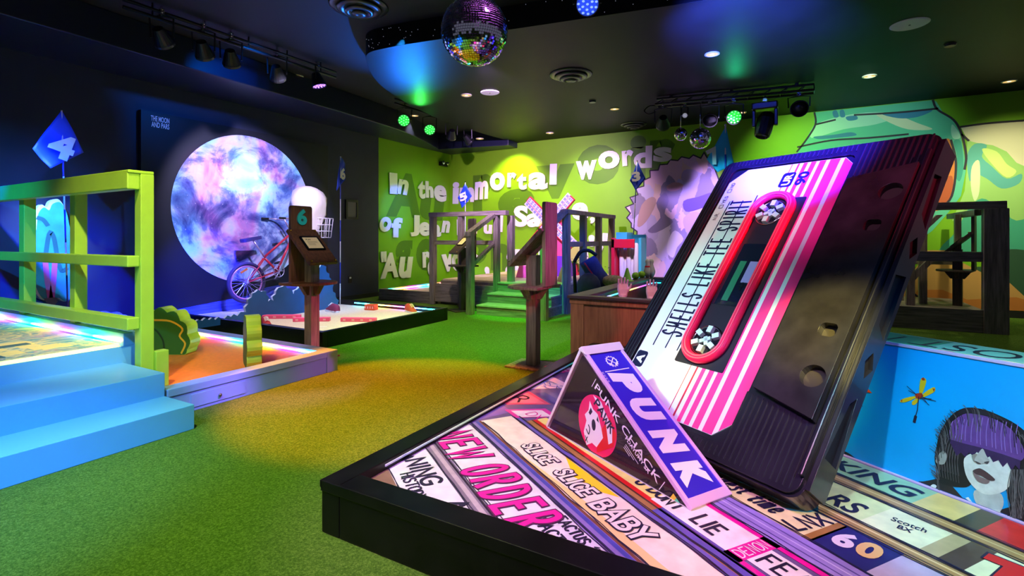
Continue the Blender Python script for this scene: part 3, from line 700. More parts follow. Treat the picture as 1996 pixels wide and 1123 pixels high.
a0, z0 = FL.hit((862, 320)); t = thing('emergency_light', (-8.9, a0, z0), 'small emergency lamp with two heads high in the green corner', 'emergency light')
MB().m(M_blk).prism(FL, rrect(a0 - .16, a0 + .16, z0 - .06, z0 + .06, .02), 0, .08).build('housing', t)
for s in (-.1, .1):
    b = MB().m(M_chrome); b.ball(FL.p(a0 + s, z0 + .02, .12), .05, 12); b.build('lamp_head', t)

# =================================================================== BLUE STAIRS, DECK, GREEN RAILING
t = thing('blue_staircase', (-5, .5, 0), 'bright blue painted steps climbing to the deck at the lower left', 'stairs')
ym = -1.6
MB().m(M_blue).box(-4.6, -3.88, ym, 2.13, 0, .181).build('step', t, bevel=.004)
MB().m(M_blue).box(-5.2, -4.283, ym, 2.13, 0, .362).build('step', t, bevel=.004)
MB().m(M_blue).box(-8.94, -4.93, ym, 2.255, 0, .5).build('deck', t, bevel=.004)
MB().m(M_blue).box(-8.94, -4.93, 2.132, 2.255, .5, .606).build('curb', t, bevel=.004)
def print_deck():
    m, N, Lk, b = nodes_of('deck_print')
    tc = N.new('ShaderNodeTexCoord'); mp = N.new('ShaderNodeMapping'); mp.inputs['Scale'].default_value = (1.2, .9, 1); mp.inputs['Rotation'].default_value = (0, 0, .4)
    n = N.new('ShaderNodeTexNoise'); n.inputs['Scale'].default_value = 2.2; n.inputs['Detail'].default_value = 8; n.inputs['Distortion'].default_value = 2.8
    Lk.new(tc.outputs['Object'], mp.inputs[0]); Lk.new(mp.outputs[0], n.inputs['Vector'])
    r = ramp(N, [(.0, '#5f93a4'), (.36, '#7fb0b8'), (.41, '#a9b4a4'), (.45, '#e0d4a4'), (.5, '#c8ccb4'), (.53, '#9aaea4'), (.56, '#7fa8b0'), (.61, '#d89098'), (.63, '#c4ccc0'), (.7, '#6f9caa')], True)
    Lk.new(n.outputs[0], r.inputs[0]); Lk.new(r.outputs[0], b.inputs['Base Color']); b.inputs['Roughness'].default_value = .8
    return m
b = MB().m(print_deck()).box(-8.9, -4.96, ym, 2.1, .5, .522)
b.m(mat('turf_paint_yellow', '#f2dc96', .8)); rnd = random.Random(5)
for i in range(14):
    x = -5.15 - rnd.random() * .5; y = .1 + rnd.random() * 1.7; b.box(x - .12, x + .05, y, y + .12 + .1 * rnd.random(), .522, .5225 + .0002 * i)
for i in range(10):
    x = -5.1 - rnd.random() * .6; y = .1 + rnd.random() * 1.7; b.m(mat('turf_paint_slate', '#4a6a78', .8)).box(x - .1, x, y, y + .2, .5226, .5252 + .0002 * i)
b.build('printed_turf', t)
MB().m(M_led_y).box(-8.9, -4.97, 2.112, 2.128, .535, .55).build('light_strip', t)
b = MB().m(rainbow('led_pink_front', (.2, .25, 0), .3, .8, .9)); b.box(-4.955, -4.928, ym, 2.1, .5, .526); b.build('light_strip', t)

t = thing('green_railing', (-6.8, 2.15, .1), 'apple green painted wooden railing along the blue deck', 'railing')
for nm, z0, z1 in (('top_rail', 1.80, 1.945), ('middle_rail', 1.17, 1.26), ('bottom_rail', .66, .757)):
    MB().m(M_rail).box(-8.93, -4.705, 2.06, 2.15, z0, z1).build(nm, t, bevel=.008)
MB().m(M_rail).box(-8.93, -4.69, 2.06, 2.25, 1.93, 1.955).build('cap_rail', t, bevel=.006)
for x0, x1, z0 in ((-4.79, -4.69, 0), (-5.99, -5.885, .61), (-7.19, -7.06, .61)):
    MB().m(M_rail).box(x0, x1, 2.15, 2.25, z0, 1.93).build('post', t, bevel=.006)
MB().m(M_rail).box(-4.74, -4.66, 2.25, 2.35, .156, .46).build('brace_block', t, bevel=.006)

# =================================================================== BLUE PLATFORM WITH ORANGE TURF
t = thing('orange_putting_platform', (-6.5, 3.05, 0), 'pale blue rimmed putting platform with orange turf beside the steps', 'putting platform')
M_lav = mat('lavender_blue_paint', '#86b0f0', .42, var=.03, vs=4)
X0, X1, Y0, Y1 = -8.92, -4.285, 2.27, 3.83
MB().m(M_orange).box(X0, X1 - .14, Y0, Y1 - .14, 0, .155).build('turf_surface', t)
MB().m(M_lav).box(X0, X1, Y1 - .14, Y1, 0, .221).build('back_rim', t, bevel=.005)
MB().m(M_lav).box(X1 - .14, X1, Y0 - .12, Y1 - .14, .16, .221).build('front_rim', t, bevel=.005)
MB().m(M_lav).box(X1 - .14, X1 - .008, Y0 - .12, Y1 - .14, 0, .159).build('front_board', t, bevel=.003)
MB().m(M_led_y).box(-8.8, X1 - .17, Y1 - .158, Y1 - .142, .185, .2).build('light_strip', t)
FD = Fr((X1 - .008, 0, 0), (0, 1, 0), (0, 0, 1), (1, 0, 0))
d0, _ = FD.hit((372, 790)); d1, _ = FD.hit((478, 760))
dr = MB().m(M_lav).prism(FD, [(d0, .03), (d1, .03), (d1, .135), (d0, .135)], 0.0, .006).build('hatch', t)
b = MB().m(M_steel); b.smooth = True; b.ball(FD.p((d0 + d1) / 2, .075, .016), .014, 10); b.build('knob', dr)
# bush shaped props
def bush(name, loc, ang, lobes, thick, label, face, edge, extra=None):
    """scalloped flat bush standing on its edge; ang = direction of its plane"""
    t = thing(name, loc, label, 'bush prop')
    f = Fr(loc, (math.cos(ang), math.sin(ang), 0), (0, 0, 1))
    MB().m(edge).prism(f, lobes, -thick / 2, thick / 2).build('scalloped_edge', t, bevel=.006)
    b = MB().m(face); b.poly(f, [(a * .985, v * .992 + .003) for a, v in lobes], thick / 2 + .002)
    r = [(a * .985, v * .992 + .003) for a, v in lobes]; b.poly(f, r, -thick / 2 - .002); b.build('painted_face', t)
    if extra: extra(f, t, thick / 2 + .004)
def scallop(pts, bulge, n=5):
    out = []
    for i in range(len(pts) - 1):
        a = Vector(pts[i]); c = Vector(pts[i + 1]); d = c - a; nn = Vector((d.y, -d.x)).normalized()
        for j in range(n):
            u = j / n; out.append(tuple(a + d * u + nn * math.sin(PI * u) * bulge * d.length))
    return out + [pts[-1]]
M_bushf = mat('bush_dark_green', '#2f6a1c', .6); M_bushe = mat('bush_lime', '#a6cf3c', .5)
big = scallop([(.3, 0), (.36, .1), (.34, .22), (.27, .33), (.1, .4), (-.1, .41), (-.27, .33), (-.36, .2), (-.36, .05), (-.3, 0)], .28)
def bigx(f, t, c):
    b = MB().m(mat('bush_yellow', '#e8b92c', .5)); b.ribbon(f, smoothpts([(.24, .02), (.28, .12), (.22, .2), (.25, .28), (.12, .36), (-.05, .37)], 4), .02, c)
    b.m(mat('bush_line', '#173c10', .6)).ribbon(f, smoothpts([(-.2, .3), (-.05, .27), (.04, .15), (.05, .02)], 4), .02, c); b.build('painted_lines', t)
bush('bush_prop', hz((322, 688), .156), math.radians(28), [(-a * .84, v * 1.1) for a, v in big][::-1], .17, 'round dark green scalloped bush beside the green rail post on orange turf', M_bushf, M_bushe, bigx)
col = scallop([(.12, 0), (.16, .13), (.15, .27), (.12, .4), (.0, .49), (-.12, .41), (-.16, .27), (-.16, .12), (-.12, 0)], .3)
bush('bush_prop', hz((492, 712), .156), math.radians(90 + 62), col, .13, 'lime green scalloped bush seen edge-on near the front rim of the orange turf', M_bushf, M_bushe)
bush('bush_prop', (-8.35, 3.35, .156), math.radians(60), [(a * .8, v * .5) for a, v in big], .3, 'small pale blue bush by the dark wall seen under the railing', mat('bush_lilac', '#8fa0e8', .6), mat('bush_lilac_edge', '#b4c2f6', .6))
XP = -8.8; FP = Fr((XP, 0, 0), (0, 1, 0), (0, 0, 1), (1, 0, 0)); g1 = zm(0, 180, 2.674)
tp = [FP.hit(g1(*p)) for p in [(235, 1085), (195, 1060), (165, 990), (155, 900), (152, 830), (160, 770), (175, 700), (185, 620), (215, 585), (245, 600), (262, 568), (300, 556), (325, 580), (345, 625), (358, 690), (375, 740), (380, 850), (372, 1000), (362, 1075), (330, 1090), (295, 1072)]]
tp = smoothpts(tp, 4, True)[::-1]; y0, z0 = FP.hit((98, 592))
t = thing('painted_tree', (XP, y0, z0), 'flat painted leafy tree with pink stems behind the green railing', 'tree prop')
MB().m(mat('tree_rim_cream', '#d8e0a8', .6)).prism(FP, tp, -.1, 0).build('cut_edge', t)
cx_ = sum(a for a, _ in tp) / len(tp); cz_ = sum(v for _, v in tp) / len(tp)
MB().m(mat('tree_teal', '#2f9478', .6, var=.35, vs=2.5)).poly(FP, [(cx_ + (a - cx_) * .95 + .02, cz_ + (v - cz_) * .97 - .02) for a, v in tp], .003).build('foliage', t)
b = MB().m(mat('tree_dark', '#1c5a50', .6))
for lst in [[(200, 655), (225, 665), (245, 690)], [(230, 900), (255, 740), (280, 760), (300, 880)], [(300, 880), (320, 930), (345, 920)]]:
    b.ribbon(FP, smoothpts([FP.hit(g1(*p)) for p in lst], 4), .05, .006)
b.build('leaf_strokes', t)  # darker green strokes painted on the foliage
b = MB().m(mat('tree_stem_pink', '#e0506a', .6))
for lst in [[(235, 885), (245, 980), (262, 1080)], [(285, 885), (278, 980), (268, 1080)]]: b.ribbon(FP, smoothpts([FP.hit(g1(*p)) for p in lst], 4), .06, .009)
b.build('stems', t)
b = MB().m(mat('root_brown', '#7a5030', .7)); b.prism(FP, [FP.hit(g1(*p)) for p in [(228, 1075), (290, 1068), (300, 1090), (280, 1112), (240, 1095)]], -.1, .012); b.build('root_clump', t)

# =================================================================== SIGN STANDS
def sign_stand(loc, rz, label, num, m_wood, digit=True, m_post=None):
    m_post = m_post or m_wood
    t = thing('sign_stand', loc, label, 'sign stand', 'wooden hole sign stands', rz)
    M_ = WM[t.name]; R3 = M_.to_3x3()
    f = Fr(M_ @ Vector((0, 0, 0)), R3 @ Vector((1, 0, 0)), R3 @ Vector((0, 1, 0)), (0, 0, 1))
    MB().m(m_wood).box(-.22, .25, -.2, .2, 0, .02, f).build('base_plate', t, bevel=.004)
    MB().m(m_post).box(-.06, .06, -.06, .06, .02, 1.22, f).build('post', t, bevel=.004)
    sh = [(-.2, -.3)] + arc(-.02, 0, .3, -85, 85, 16) + [(-.2, .3)]
    s_ = MB().m(m_wood).prism(f, sh, .86, .89).build('shelf', t, bevel=.006)
    b = MB().m(m_wood)
    for ang in (0, PI / 2, PI, -PI / 2):
        g = Fr(f.p(0, 0, 0), f.ex * math.cos(ang) + f.ey * math.sin(ang), (0, 0, 1))
        b.prism(g, [(.06, .74), (.09, .74), (.17, .858), (.06, .858)], -.03, .03)
    b.build('brackets', t)
    fb = Fr(f.p(-.2, 0), f.ey, (0, 0, 1))                   # faces local +x
    bk = MB().m(m_wood).prism(fb, [(-.15, .89), (.15, .89)] + arc(.12, 1.76, .03, 0, 90, 4) + arc(-.12, 1.76, .03, 90, 180, 4), -.02, .02).build('back_board', t, bevel=.004)
    if digit:
        b = MB().m(M_teal); print_text(b, fb, num, -.07, 1.56, .13, .19, bold=.04, c=.02, depth=.02); b.build('number', bk)
    dx, dz = .4, -.39; L = math.hypot(dx, dz)
    fd = Fr(f.p(-.19, 0, 1.5), f.ey, (f.ex * -dx + Vector((0, 0, 1)) * -dz))   # sloping desk, b runs up the slope
    n = fd.n
    dk = MB().m(m_wood).box(-.2, .2, -L, .0, -.025, .015, fd).build('desk_board', t, bevel=.005)
    ca = MB().m(M_blk).prism(fd, rrect(-.12, .14, -.36, -.13, .015), .015, .028).build('card_frame', t)
    b = MB().m(M_card); b.prism(fd, rrect(-.095, .115, -.335, -.155, .004), .0281, .029); c_ = b.build('card', ca)
    b = MB().m(M_blkmatte); rnd = random.Random(2)
    hand(b, fd, 'PLAY', -.06, -.2, .018, [(M_blkmatte, .004)], c=.0295)
    for i in range(4): b.ribbon(fd, [(-.06, -.225 - i * .018), (.03 + .05 * rnd.random(), -.225 - i * .018)], .004, .0295)
    b.build('card_text', c_)
    b = MB().m(M_gold); b.smooth = True
    for a, v in ((-.17, -.03), (.17, -.03), (-.17, -L + .03), (.17, -L + .03)): b.ball(fd.p(a, v, .02), .014, 8)
    b.build('bolts', dk)
    return t
sign_stand((-5.02, 4.1, 0), 0, 'dark walnut sign stand with teal number 6 and sloping card board', '6', M_wood, True, M_grey)
sign_stand((-2.55, 5.0, 0), PI, 'grey weathered sign stand turned away, nearest the black stage', '2', M_grey, False)
sign_stand((-5.72, 8.2, 0), -2.1, 'dark sign stand with yellow lit card behind the left stair post', '5', wood('dark_board', '#2c2622', '#5a4c40', axis='z'), False)
sign_stand((2.25, 10.9, 0), PI * .9, 'dark sign stand in the shade behind the far right wooden frame', '7', wood('dark_board', '#2c2622', '#5a4c40', axis='z'), False)

# =================================================================== HOLE FLAGS
M_flag = mat('flag_blue', '#1c44d8', .6); M_flagc = mat('flag_cyan', '#2ab4ea', .6); M_pole = mat('pole_white', '#e4e0ee', .35); M_polb = mat('pole_blue', '#3040c0', .35)
def flag(fr, corners, pole_top, pole_foot, label, mcloth, digit=None, dbox=None, dsh=0., wav=.03, stripes=True, loc=None, r=.009):
    t = thing('hole_flag', pole_foot, label, 'flag', 'numbered hole flags')
    P0 = Vector(pole_top); P1 = Vector(pole_foot); b = MB(); b.smooth = True; n = 7 if stripes else 1
    for i in range(n):
        b.m(M_pole if i % 2 == 0 else M_polb).tube([P0.lerp(P1, i / n), P0.lerp(P1, (i + 1) / n)], r, 8)
    b.m(M_chrome).ball(P0, r * 1.5, 8); b.build('pole', t)
    q = [Vector(fr.hit(c)) for c in corners]; N_ = 10
    b = MB().m(mcloth); b.smooth = True
    for i in range(N_ + 1):
        for j in range(N_ + 1):
            u, v = i / N_, j / N_
            a = (q[0] * (1 - u) + q[1] * u) * (1 - v) + (q[3] * (1 - u) + q[2] * u) * v
            b.v.append(fr.p(a.x, a.y, wav * math.sin(5 * u + 3 * v) * u + wav * .6 * math.sin(7 * v + 1) * v))
    for i in range(N_):
        for j in range(N_):
            k = i * (N_ + 1) + j; b.face((k, k + N_ + 1, k + N_ + 2, k + 1))
    cl_ = b.build('cloth', t)
    sf = cl_.modifiers.new('thick', 'SOLIDIFY'); sf.thickness = .004
    if digit:
        for side in (1,):
            b = MB().m(M_white); x0, y0 = fr.hit(dbox[0]); x1, y1 = fr.hit(dbox[1])
            g = fr.sub(x0, y0, dsh)
            print_text(b, g, digit, 0, 0, abs(x1 - x0), abs(y1 - y0), bold=.05, c=wav * 1.25 + .006); b.build('number', cl_)
    return t
f1 = Fr((-7.75, 0, 0), (0, 1, 0), (0, 0, 1), (1, 0, 0))
pt = f1.hit((120, 215)); pf = f1.hit((134, 600))
flag(f1, [(120, 215), (165, 297), (95, 329), (62, 290)], f1.p(*pt), (-7.75, pf[0], .156), 'large blue flag with white number 4 above the green railing', M_flag, '4', ((84, 300), (136, 258)), -.3, .03)
q = hz((663, 594), .12); f2 = Fr((q.x, 0, 0), (0, 1, 0), (0, 0, 1), (1, 0, 0)); pt = f2.hit((664, 306))
flag(f2, [(664, 306), (674, 318), (671, 350), (655, 372)], f2.p(*pt), q, 'narrow blue flag on a tall striped white pole before the dark wall', M_flag, '6', ((662, 350), (671, 328)), 0, .02)
f3 = Fr((0, 9.3, 0), (1, 0, 0), (0, 0, 1), (0, -1, 0)); pt = f3.hit((907, 355))
flag(f3, [(907, 356), (919, 382), (902, 406), (893, 386)], f3.p(*pt), (pt[0], 9.3, .5), 'small blue flag above the left wooden frame before the lime wall', M_flag, '5', ((899, 394), (914, 378)), .3, .02, False, None)
f4 = Fr((0, 10.2, 0), (1, 0, 0), (0, 0, 1), (0, -1, 0)); pt = f4.hit((1242, 314)); pf = f4.hit((1228, 560))
flag(f4, [(1243, 315), (1258, 348), (1240, 372), (1228, 352)], f4.p(*pt), (pf[0], 10.2, 0), 'dark blue flag on a leaning pole in front of the purple mural', M_flag, '3', ((1233, 355), (1250, 335)), .1, .02)
f5 = Fr((0, 6.6, 0), (1, 0, 0), (0, 0, 1), (0, -1, 0)); pt = f5.hit((1414, 244)); pf = f5.hit((1412, 560))
flag(f5, [(1415, 246), (1430, 318), (1400, 337), (1378, 311)], f5.p(*pt), (pt[0], 6.6, .3), 'cyan flag with white strokes above the top corner of the giant tape', M_flagc, '7', ((1390, 325), (1412, 290)), .4, .03)

# =================================================================== WORDS ON THE GREEN WALL
z5 = zm(700, 250, 2.88); z6 = zm(1050, 220, 2.4425)
def word(name_label, letters):
    t = None
    for ch, x0, x1, y0, y1, *o in letters:
        zf = z6 if o and o[0] == 6 else z5; sh = o[1] if len(o) > 1 else 0.
        pm = zf((x0 + x1) / 2, y1); fr = FL if pm[0] < 877 else FB
        fr = Fr(fr.o + fr.n * .012, fr.ex, fr.ey, fr.n)
        a0, _ = fr.hit((zf(x0, y1)[0], pm[1])); a1, _ = fr.hit((zf(x1, y1)[0], pm[1])); _, v0 = fr.hit(pm); _, v1 = fr.hit(zf((x0 + x1) / 2, y0))
        if t is None: t = thing('wall_word', fr.p(a0, v0, 0), name_label, 'wall lettering', 'white cut-out words on the lime wall')
        b = MB().m(M_white); rnd = random.Random(int(x0 * 7 + y0))
        print_text(b, fr.sub(a0, v0, rnd.uniform(-.06, .06)), ch, 0, 0, a1 - a0, v1 - v0, bold=.045, shear=sh, c=0, depth=.022); b.build('letter', t)
word('white cut-out word "In" at the left of the top line', [('I', 170, 213, 252, 370), ('n', 207, 273, 285, 370, 5, .2)])
word('white cut-out word "the" on the top line', [('t', 328, 368, 295, 395), ('h', 373, 415, 300, 392), ('e', 418, 487, 318, 410)])
word('white cut-out word "immortal" climbing across the lime wall', [('i', 525, 560, 302, 424), ('m', 565, 645, 330, 412), ('m', 650, 728, 300, 402, 5, .15), ('o', 738, 822, 250, 352), ('r', 832, 882, 248, 330), ('t', 888, 942, 255, 346), ('a', 950, 1058, 245, 342), ('l', 1070, 1109, 200, 316)])
word('white cut-out word "words" at the upper right of the lettering', [('w', 1218, 1335, 182, 288), ('o', 1345, 1465, 128, 230), ('r', 1480, 1545, 125, 212), ('d', 453, 540, 158, 263, 6), ('s', 546, 634, 162, 232, 6)])
word('white cut-out word "of" at the left of the second line', [('o', 113, 178, 498, 582, 5, .15), ('f', 178, 238, 500, 612)])
word('white cut-out word "Jean" on the second line', [('J', 285, 337, 488, 607), ('e', 335, 397, 528, 606), ('a', 400, 457, 540, 610), ('n', 460, 507, 518, 586, 5, .2)])
word('white cut-out word "Paul" behind the left wooden frame', [('P', 552, 594, 512, 600), ('a', 610, 662, 525, 597), ('u', 700, 746, 540, 592), ('l', 788, 806, 475, 582)])
word('white cut-out word "Sartre" behind the crossed windmill sails', [('S', 868, 948, 433, 553), ('a', 945, 1032, 480, 557), ('r', 1040, 1085, 440, 515), ('t', 1090, 1130, 425, 515), ('r', 1140, 1185, 425, 505), ('e', 1195, 1288, 418, 517), (',', 1298, 1325, 500, 538)])
word('white cut-out word "Au" with an opening quote mark on the bottom line', [('"', 120, 152, 693, 752), ('A', 118, 217, 700, 842, 5, .1), ('u', 220, 298, 720, 840, 5, .15)])
word('white cut-out word "revoir" behind the left frame on the bottom line', [('r', 356, 396, 694, 782), ('e', 383, 430, 738, 832), ('v', 463, 532, 708, 808), ('o', 526, 582, 702, 803), ('i', 590, 612, 690, 795), ('r', 625, 668, 705, 795), (',', 708, 735, 778, 842)])
word('white cut-out word "gopher" ending the bottom line, mostly behind the stands', [('g', 822, 907, 678, 842), ('o', 930, 1000, 700, 800), ('p', 1005, 1060, 690, 810), ('h', 1080, 1150, 660, 770), ('e', 1180, 1290, 662, 762), ('r', 1325, 1372, 650, 755), ('!', 1290, 1325, 600, 665), ('"', 1365, 1395, 588, 650)])
b = MB().m(M_dkgreen)
for ch, x0, x1, y0, y1, zf, sh in [('A', 150, 345, 250, 500, z5, .15), ('u', 340, 480, 385, 520, z5, .1), ('r', 640, 755, 258, 470, z5, 0), ('e', 780, 985, 340, 500, z5, .1), ('v', 995, 1210, 205, 395, z5, 0), ('o', 1222, 1462, 93, 315, z5, 0), ('i', 436, 512, 108, 330, z6, 0), ('r', 530, 650, 125, 300, z6, 0), ('g', 190, 300, 630, 850, z5, .1), ('o', 320, 430, 620, 800, z5, 0), ('p', 600, 720, 610, 820, z5, 0), ('h', 740, 850, 590, 800, z5, 0)]:
    pm = zf((x0 + x1) / 2, y1); fr = FL if pm[0] < 877 else FB
    if fr is FL: fr = Fr(FL.o + FL.n * -.02, FL.ex, FL.ey, FL.n)
    a0, _ = fr.hit((zf(x0, y1)[0], pm[1])); a1, _ = fr.hit((zf(x1, y1)[0], pm[1])); _, v0 = fr.hit(pm); _, v1 = fr.hit(zf((x0 + x1) / 2, y0))
    if fr.o.y < 1 and a1 > 12.15: a1 = 12.15
    if fr is FB: a0 = max(a0, -8.9)
    print_text(b, fr, ch, a0, v0, a1 - a0, v1 - v0, bold=.06, shear=sh, c=.004)
struct(b.build('wall_back_painted_lettering'))

# =================================================================== WALL MURALS
def facets_mat(name, cols, scale, warp):
    m, N, Lk, b = nodes_of(name)
    tc = N.new('ShaderNodeTexCoord'); n = N.new('ShaderNodeTexNoise'); n.inputs['Scale'].default_value = scale * .9; n.inputs['Detail'].default_value = 3
    ad = N.new('ShaderNodeMix'); ad.data_type = 'VECTOR'; ad.inputs[0].default_value = warp
    v = N.new('ShaderNodeTexVoronoi'); v.inputs['Scale'].default_value = scale
    mp = N.new('ShaderNodeMapping'); mp.inputs['Scale'].default_value = (1.3, 1, .8); mp.inputs['Rotation'].default_value = (0, .5, 0)
    Lk.new(tc.outputs['Object'], mp.inputs[0]); Lk.new(mp.outputs[0], n.inputs['Vector']); Lk.new(mp.outputs[0], ad.inputs[4]); Lk.new(n.outputs['Color'], ad.inputs[5])
    Lk.new(ad.outputs[1], v.inputs['Vector'])
    r = ramp(N, [(i / len(cols), c) for i, c in enumerate(cols)], True)
    sx = N.new('ShaderNodeSeparateColor'); Lk.new(v.outputs['Color'], sx.inputs[0]); Lk.new(sx.outputs[0], r.inputs[0])
    Lk.new(r.outputs[0], b.inputs['Base Color']); b.inputs['Roughness'].default_value = .6
    return m
def jagged(pts, step, amp, seed):
    rnd = random.Random(seed); out = []
    for i in range(len(pts) - 1):
        a = Vector(pts[i]); c = Vector(pts[i + 1]); n = max(1, int((c - a).length / step)); d = (c - a).normalized(); nn = Vector((d.y, -d.x))
        for j in range(n): q = a + (c - a) * j / n + nn * (amp if j % 2 else -amp * .3) * rnd.uniform(.5, 1.2); out.append((q.x, q.y))
    return out + [tuple(pts[-1])]
sil = [FB.hit(z6(*p)) for p in [(500, 800), (488, 700), (488, 590), (442, 530), (436, 470), (466, 400), (510, 335), (545, 290), (580, 265), (620, 240), (680, 222), (740, 215), (800, 218), (838, 262), (862, 330), (880, 450), (900, 600), (900, 800)]]
sil = [(a, max(v, .13)) for a, v in sil]
_d = []
for i in range(len(sil) - 1):
    n_ = max(1, int((Vector(sil[i + 1]) - Vector(sil[i])).length / .02)); _d += [Vector(sil[i]).lerp(Vector(sil[i + 1]), j / n_) for j in range(n_)]
_d = [tuple(p_) for p_ in _d[::6]] + [sil[-1]]
jg = jagged(_d, .5, 0, 4); rnd = random.Random(4)
jg = [(p_[0], p_[1]) if i % 2 == 0 or i >= len(jg) - 2 or i < 2 else tuple(Vector(p_) + (Vector(p_) - Vector((-1.2, 1.6))).normalized() * rnd.uniform(.06, .16)) for i, p_ in enumerate(jg)]
t = thing('purple_mural', FB.p(sum(a for a, _ in sil) / len(sil), .13), 'purple and pink faceted shape with a jagged shaggy outline painted on the lime wall', 'mural')
MB().m(facets_mat('mural_purple', ['#a894d8', '#d8b0dc', '#8a7ab0', '#e4c0e0', '#b8a4ea', '#dcb4c4', '#9484c4', '#c4b0f4'], 3.2, .3)).poly(FB, jg, .006).build('painted_shape', t)
b = MB().m(mat('mural_outline', '#221a34', .6)); b.ribbon(FB, jg, .03, .008); b.build('outline', t)
b = MB()
for m_, lst in [('#7a68a8', [(560, 430), (600, 380), (620, 420), (600, 480), (640, 520), (560, 570), (520, 560), (580, 500)]), ('#b49ad8', [(690, 275), (740, 270), (760, 300), (720, 330), (680, 320)]), ('#c090b8', [(610, 350), (650, 330), (690, 345), (660, 370), (620, 372)]), ('#d8c8f4', [(620, 600), (650, 560), (690, 600), (660, 640), (640, 690), (610, 660)]), ('#c8a8f0', [(690, 500), (750, 470), (790, 520), (740, 570), (700, 560)]), ('#6a50b0', [(690, 420), (760, 400), (830, 380), (820, 430), (760, 460), (700, 470)]), ('#b890a0', [(490, 440), (540, 400), (560, 430), (510, 520), (470, 540)])]:
    b.m(mat('mural_' + m_[1:], m_, .6)).poly(FB, smoothpts([FB.hit(z6(*p)) for p in lst], 3, True), .007 + .0003 * len(b.mats))
b.build('painted_patches', t)
zr = zm(1500, 180, 2.0786)
def pol(b, col, lst, c, sm=True, name='mural_'):
    pts = [FB.hit(zr(*p)) for p in lst]; pts = [(a, min(max(v, .13), 3.99)) for a, v in pts]
    b.m(mat(name + col[1:], col, .6)).poly(FB, smoothpts(pts, 4, True) if sm else pts, c)
t = thing('teal_mural', FB.p(1.5, .13), 'large teal, cream and orange painted figure shapes at the right end of the lime wall', 'mural')
b = MB()
pol(b, '#58bfa6', [(182, 80), (662, 30), (676, 38), (700, 78), (745, 115), (772, 165), (790, 260), (795, 320), (775, 420), (730, 480), (660, 560), (560, 640), (300, 500), (112, 242), (150, 185), (182, 130)], .004, False)
pol(b, '#e2dcc4', [(775, 142), (860, 128), (940, 122), (1040, 112), (1100, 110), (1100, 330), (1000, 285), (960, 240), (905, 215), (830, 210), (800, 190)], .004, False)
pol(b, '#9ccf78', [(800, 195), (840, 205), (905, 215), (960, 240), (1000, 285), (1100, 330), (1100, 560), (960, 600), (860, 560), (740, 520), (790, 400), (800, 300)], .0045, False)
pol(b, '#3fa890', [(760, 560), (800, 480), (860, 430), (930, 470), (1000, 520), (1100, 500), (1100, 660), (700, 660)], .005)
pol(b, '#2c5440', [(900, 700), (960, 640), (1040, 640), (1100, 650), (1100, 850), (940, 830), (800, 720)], .006)
pol(b, '#d09a5c', [(500, 900), (560, 760), (640, 640), (720, 640), (780, 690), (860, 730), (960, 760), (1030, 825), (1100, 840), (1100, 905), (500, 905)], .0065, False)
pol(b, '#c87838', [(560, 870), (600, 800), (700, 800), (800, 840), (1000, 830), (1100, 860), (1100, 905), (540, 905)], .007, False)
pol(b, '#e0803c', [(690, 210), (735, 195), (752, 300), (735, 420), (700, 470), (660, 470), (690, 340)], .0055)
pol(b, '#b8522c', [(690, 370), (740, 340), (735, 430), (690, 470), (650, 460)], .006)
pol(b, '#a4dcd0', [(190, 130), (300, 95), (430, 80), (520, 95), (430, 130), (300, 150), (170, 185)], .0045)
pol(b, '#d8dcc8', [(430, 85), (520, 95), (600, 125), (660, 150), (560, 150), (470, 115)], .005)
pol(b, '#2f80b0', [(450, 85), (560, 82), (660, 72), (600, 100), (520, 105)], .0055)
pol(b, '#2f80b0', [(180, 180), (260, 172), (330, 162), (350, 175), (270, 185), (200, 190)], .0055)
pol(b, '#2f80b0', [(310, 100), (350, 95), (355, 110), (320, 115)], .0055)
pol(b, '#2f80b0', [(255, 80), (270, 72), (280, 98), (262, 102)], .0055)
pol(b, '#2f80b0', [(285, 75), (300, 72), (306, 98), (288, 100)], .0057)
pol(b, '#a4dcd0', [(740, 130), (765, 160), (772, 185), (745, 188), (735, 160)], .005)
pol(b, '#2f9c94', [(745, 200), (775, 200), (785, 300), (770, 360), (750, 330), (760, 260)], .0058)
pol(b, '#5ab0b0', [(800, 260), (830, 210), (880, 215), (860, 260), (900, 300), (960, 350), (1020, 330), (1010, 370), (940, 390), (880, 350), (830, 330), (810, 360)], .0055)
pol(b, '#cfe88c', [(860, 230), (920, 240), (960, 290), (1000, 320), (960, 345), (900, 290)], .006)
pol(b, '#d8e8c0', [(820, 300), (850, 280), (850, 400), (830, 440), (815, 380)], .0062)
b.m(mat('mural_outline', '#221a34', .6)); 
for lst in [[(182, 78), (186, 130), (152, 188), (112, 240)], [(662, 30), (680, 70), (745, 112), (778, 170), (796, 255), (790, 310)], [(115, 222), (250, 195), (400, 185), (560, 170)], [(345, 92), (520, 82), (680, 66)], [(735, 195), (755, 290), (738, 420), (690, 470)], [(775, 140), (900, 124), (1100, 110)], [(190, 130), (265, 112)], [(778, 170), (805, 195)], [(560, 850), (590, 820), (640, 880), (660, 850), (700, 880)]]:
    pts = [FB.hit(zr(*p)) for p in lst]; b.ribbon(FB, smoothpts([(a, min(v, 3.98)) for a, v in pts], 5), .035, .009)
b.build('painted_shapes', t)

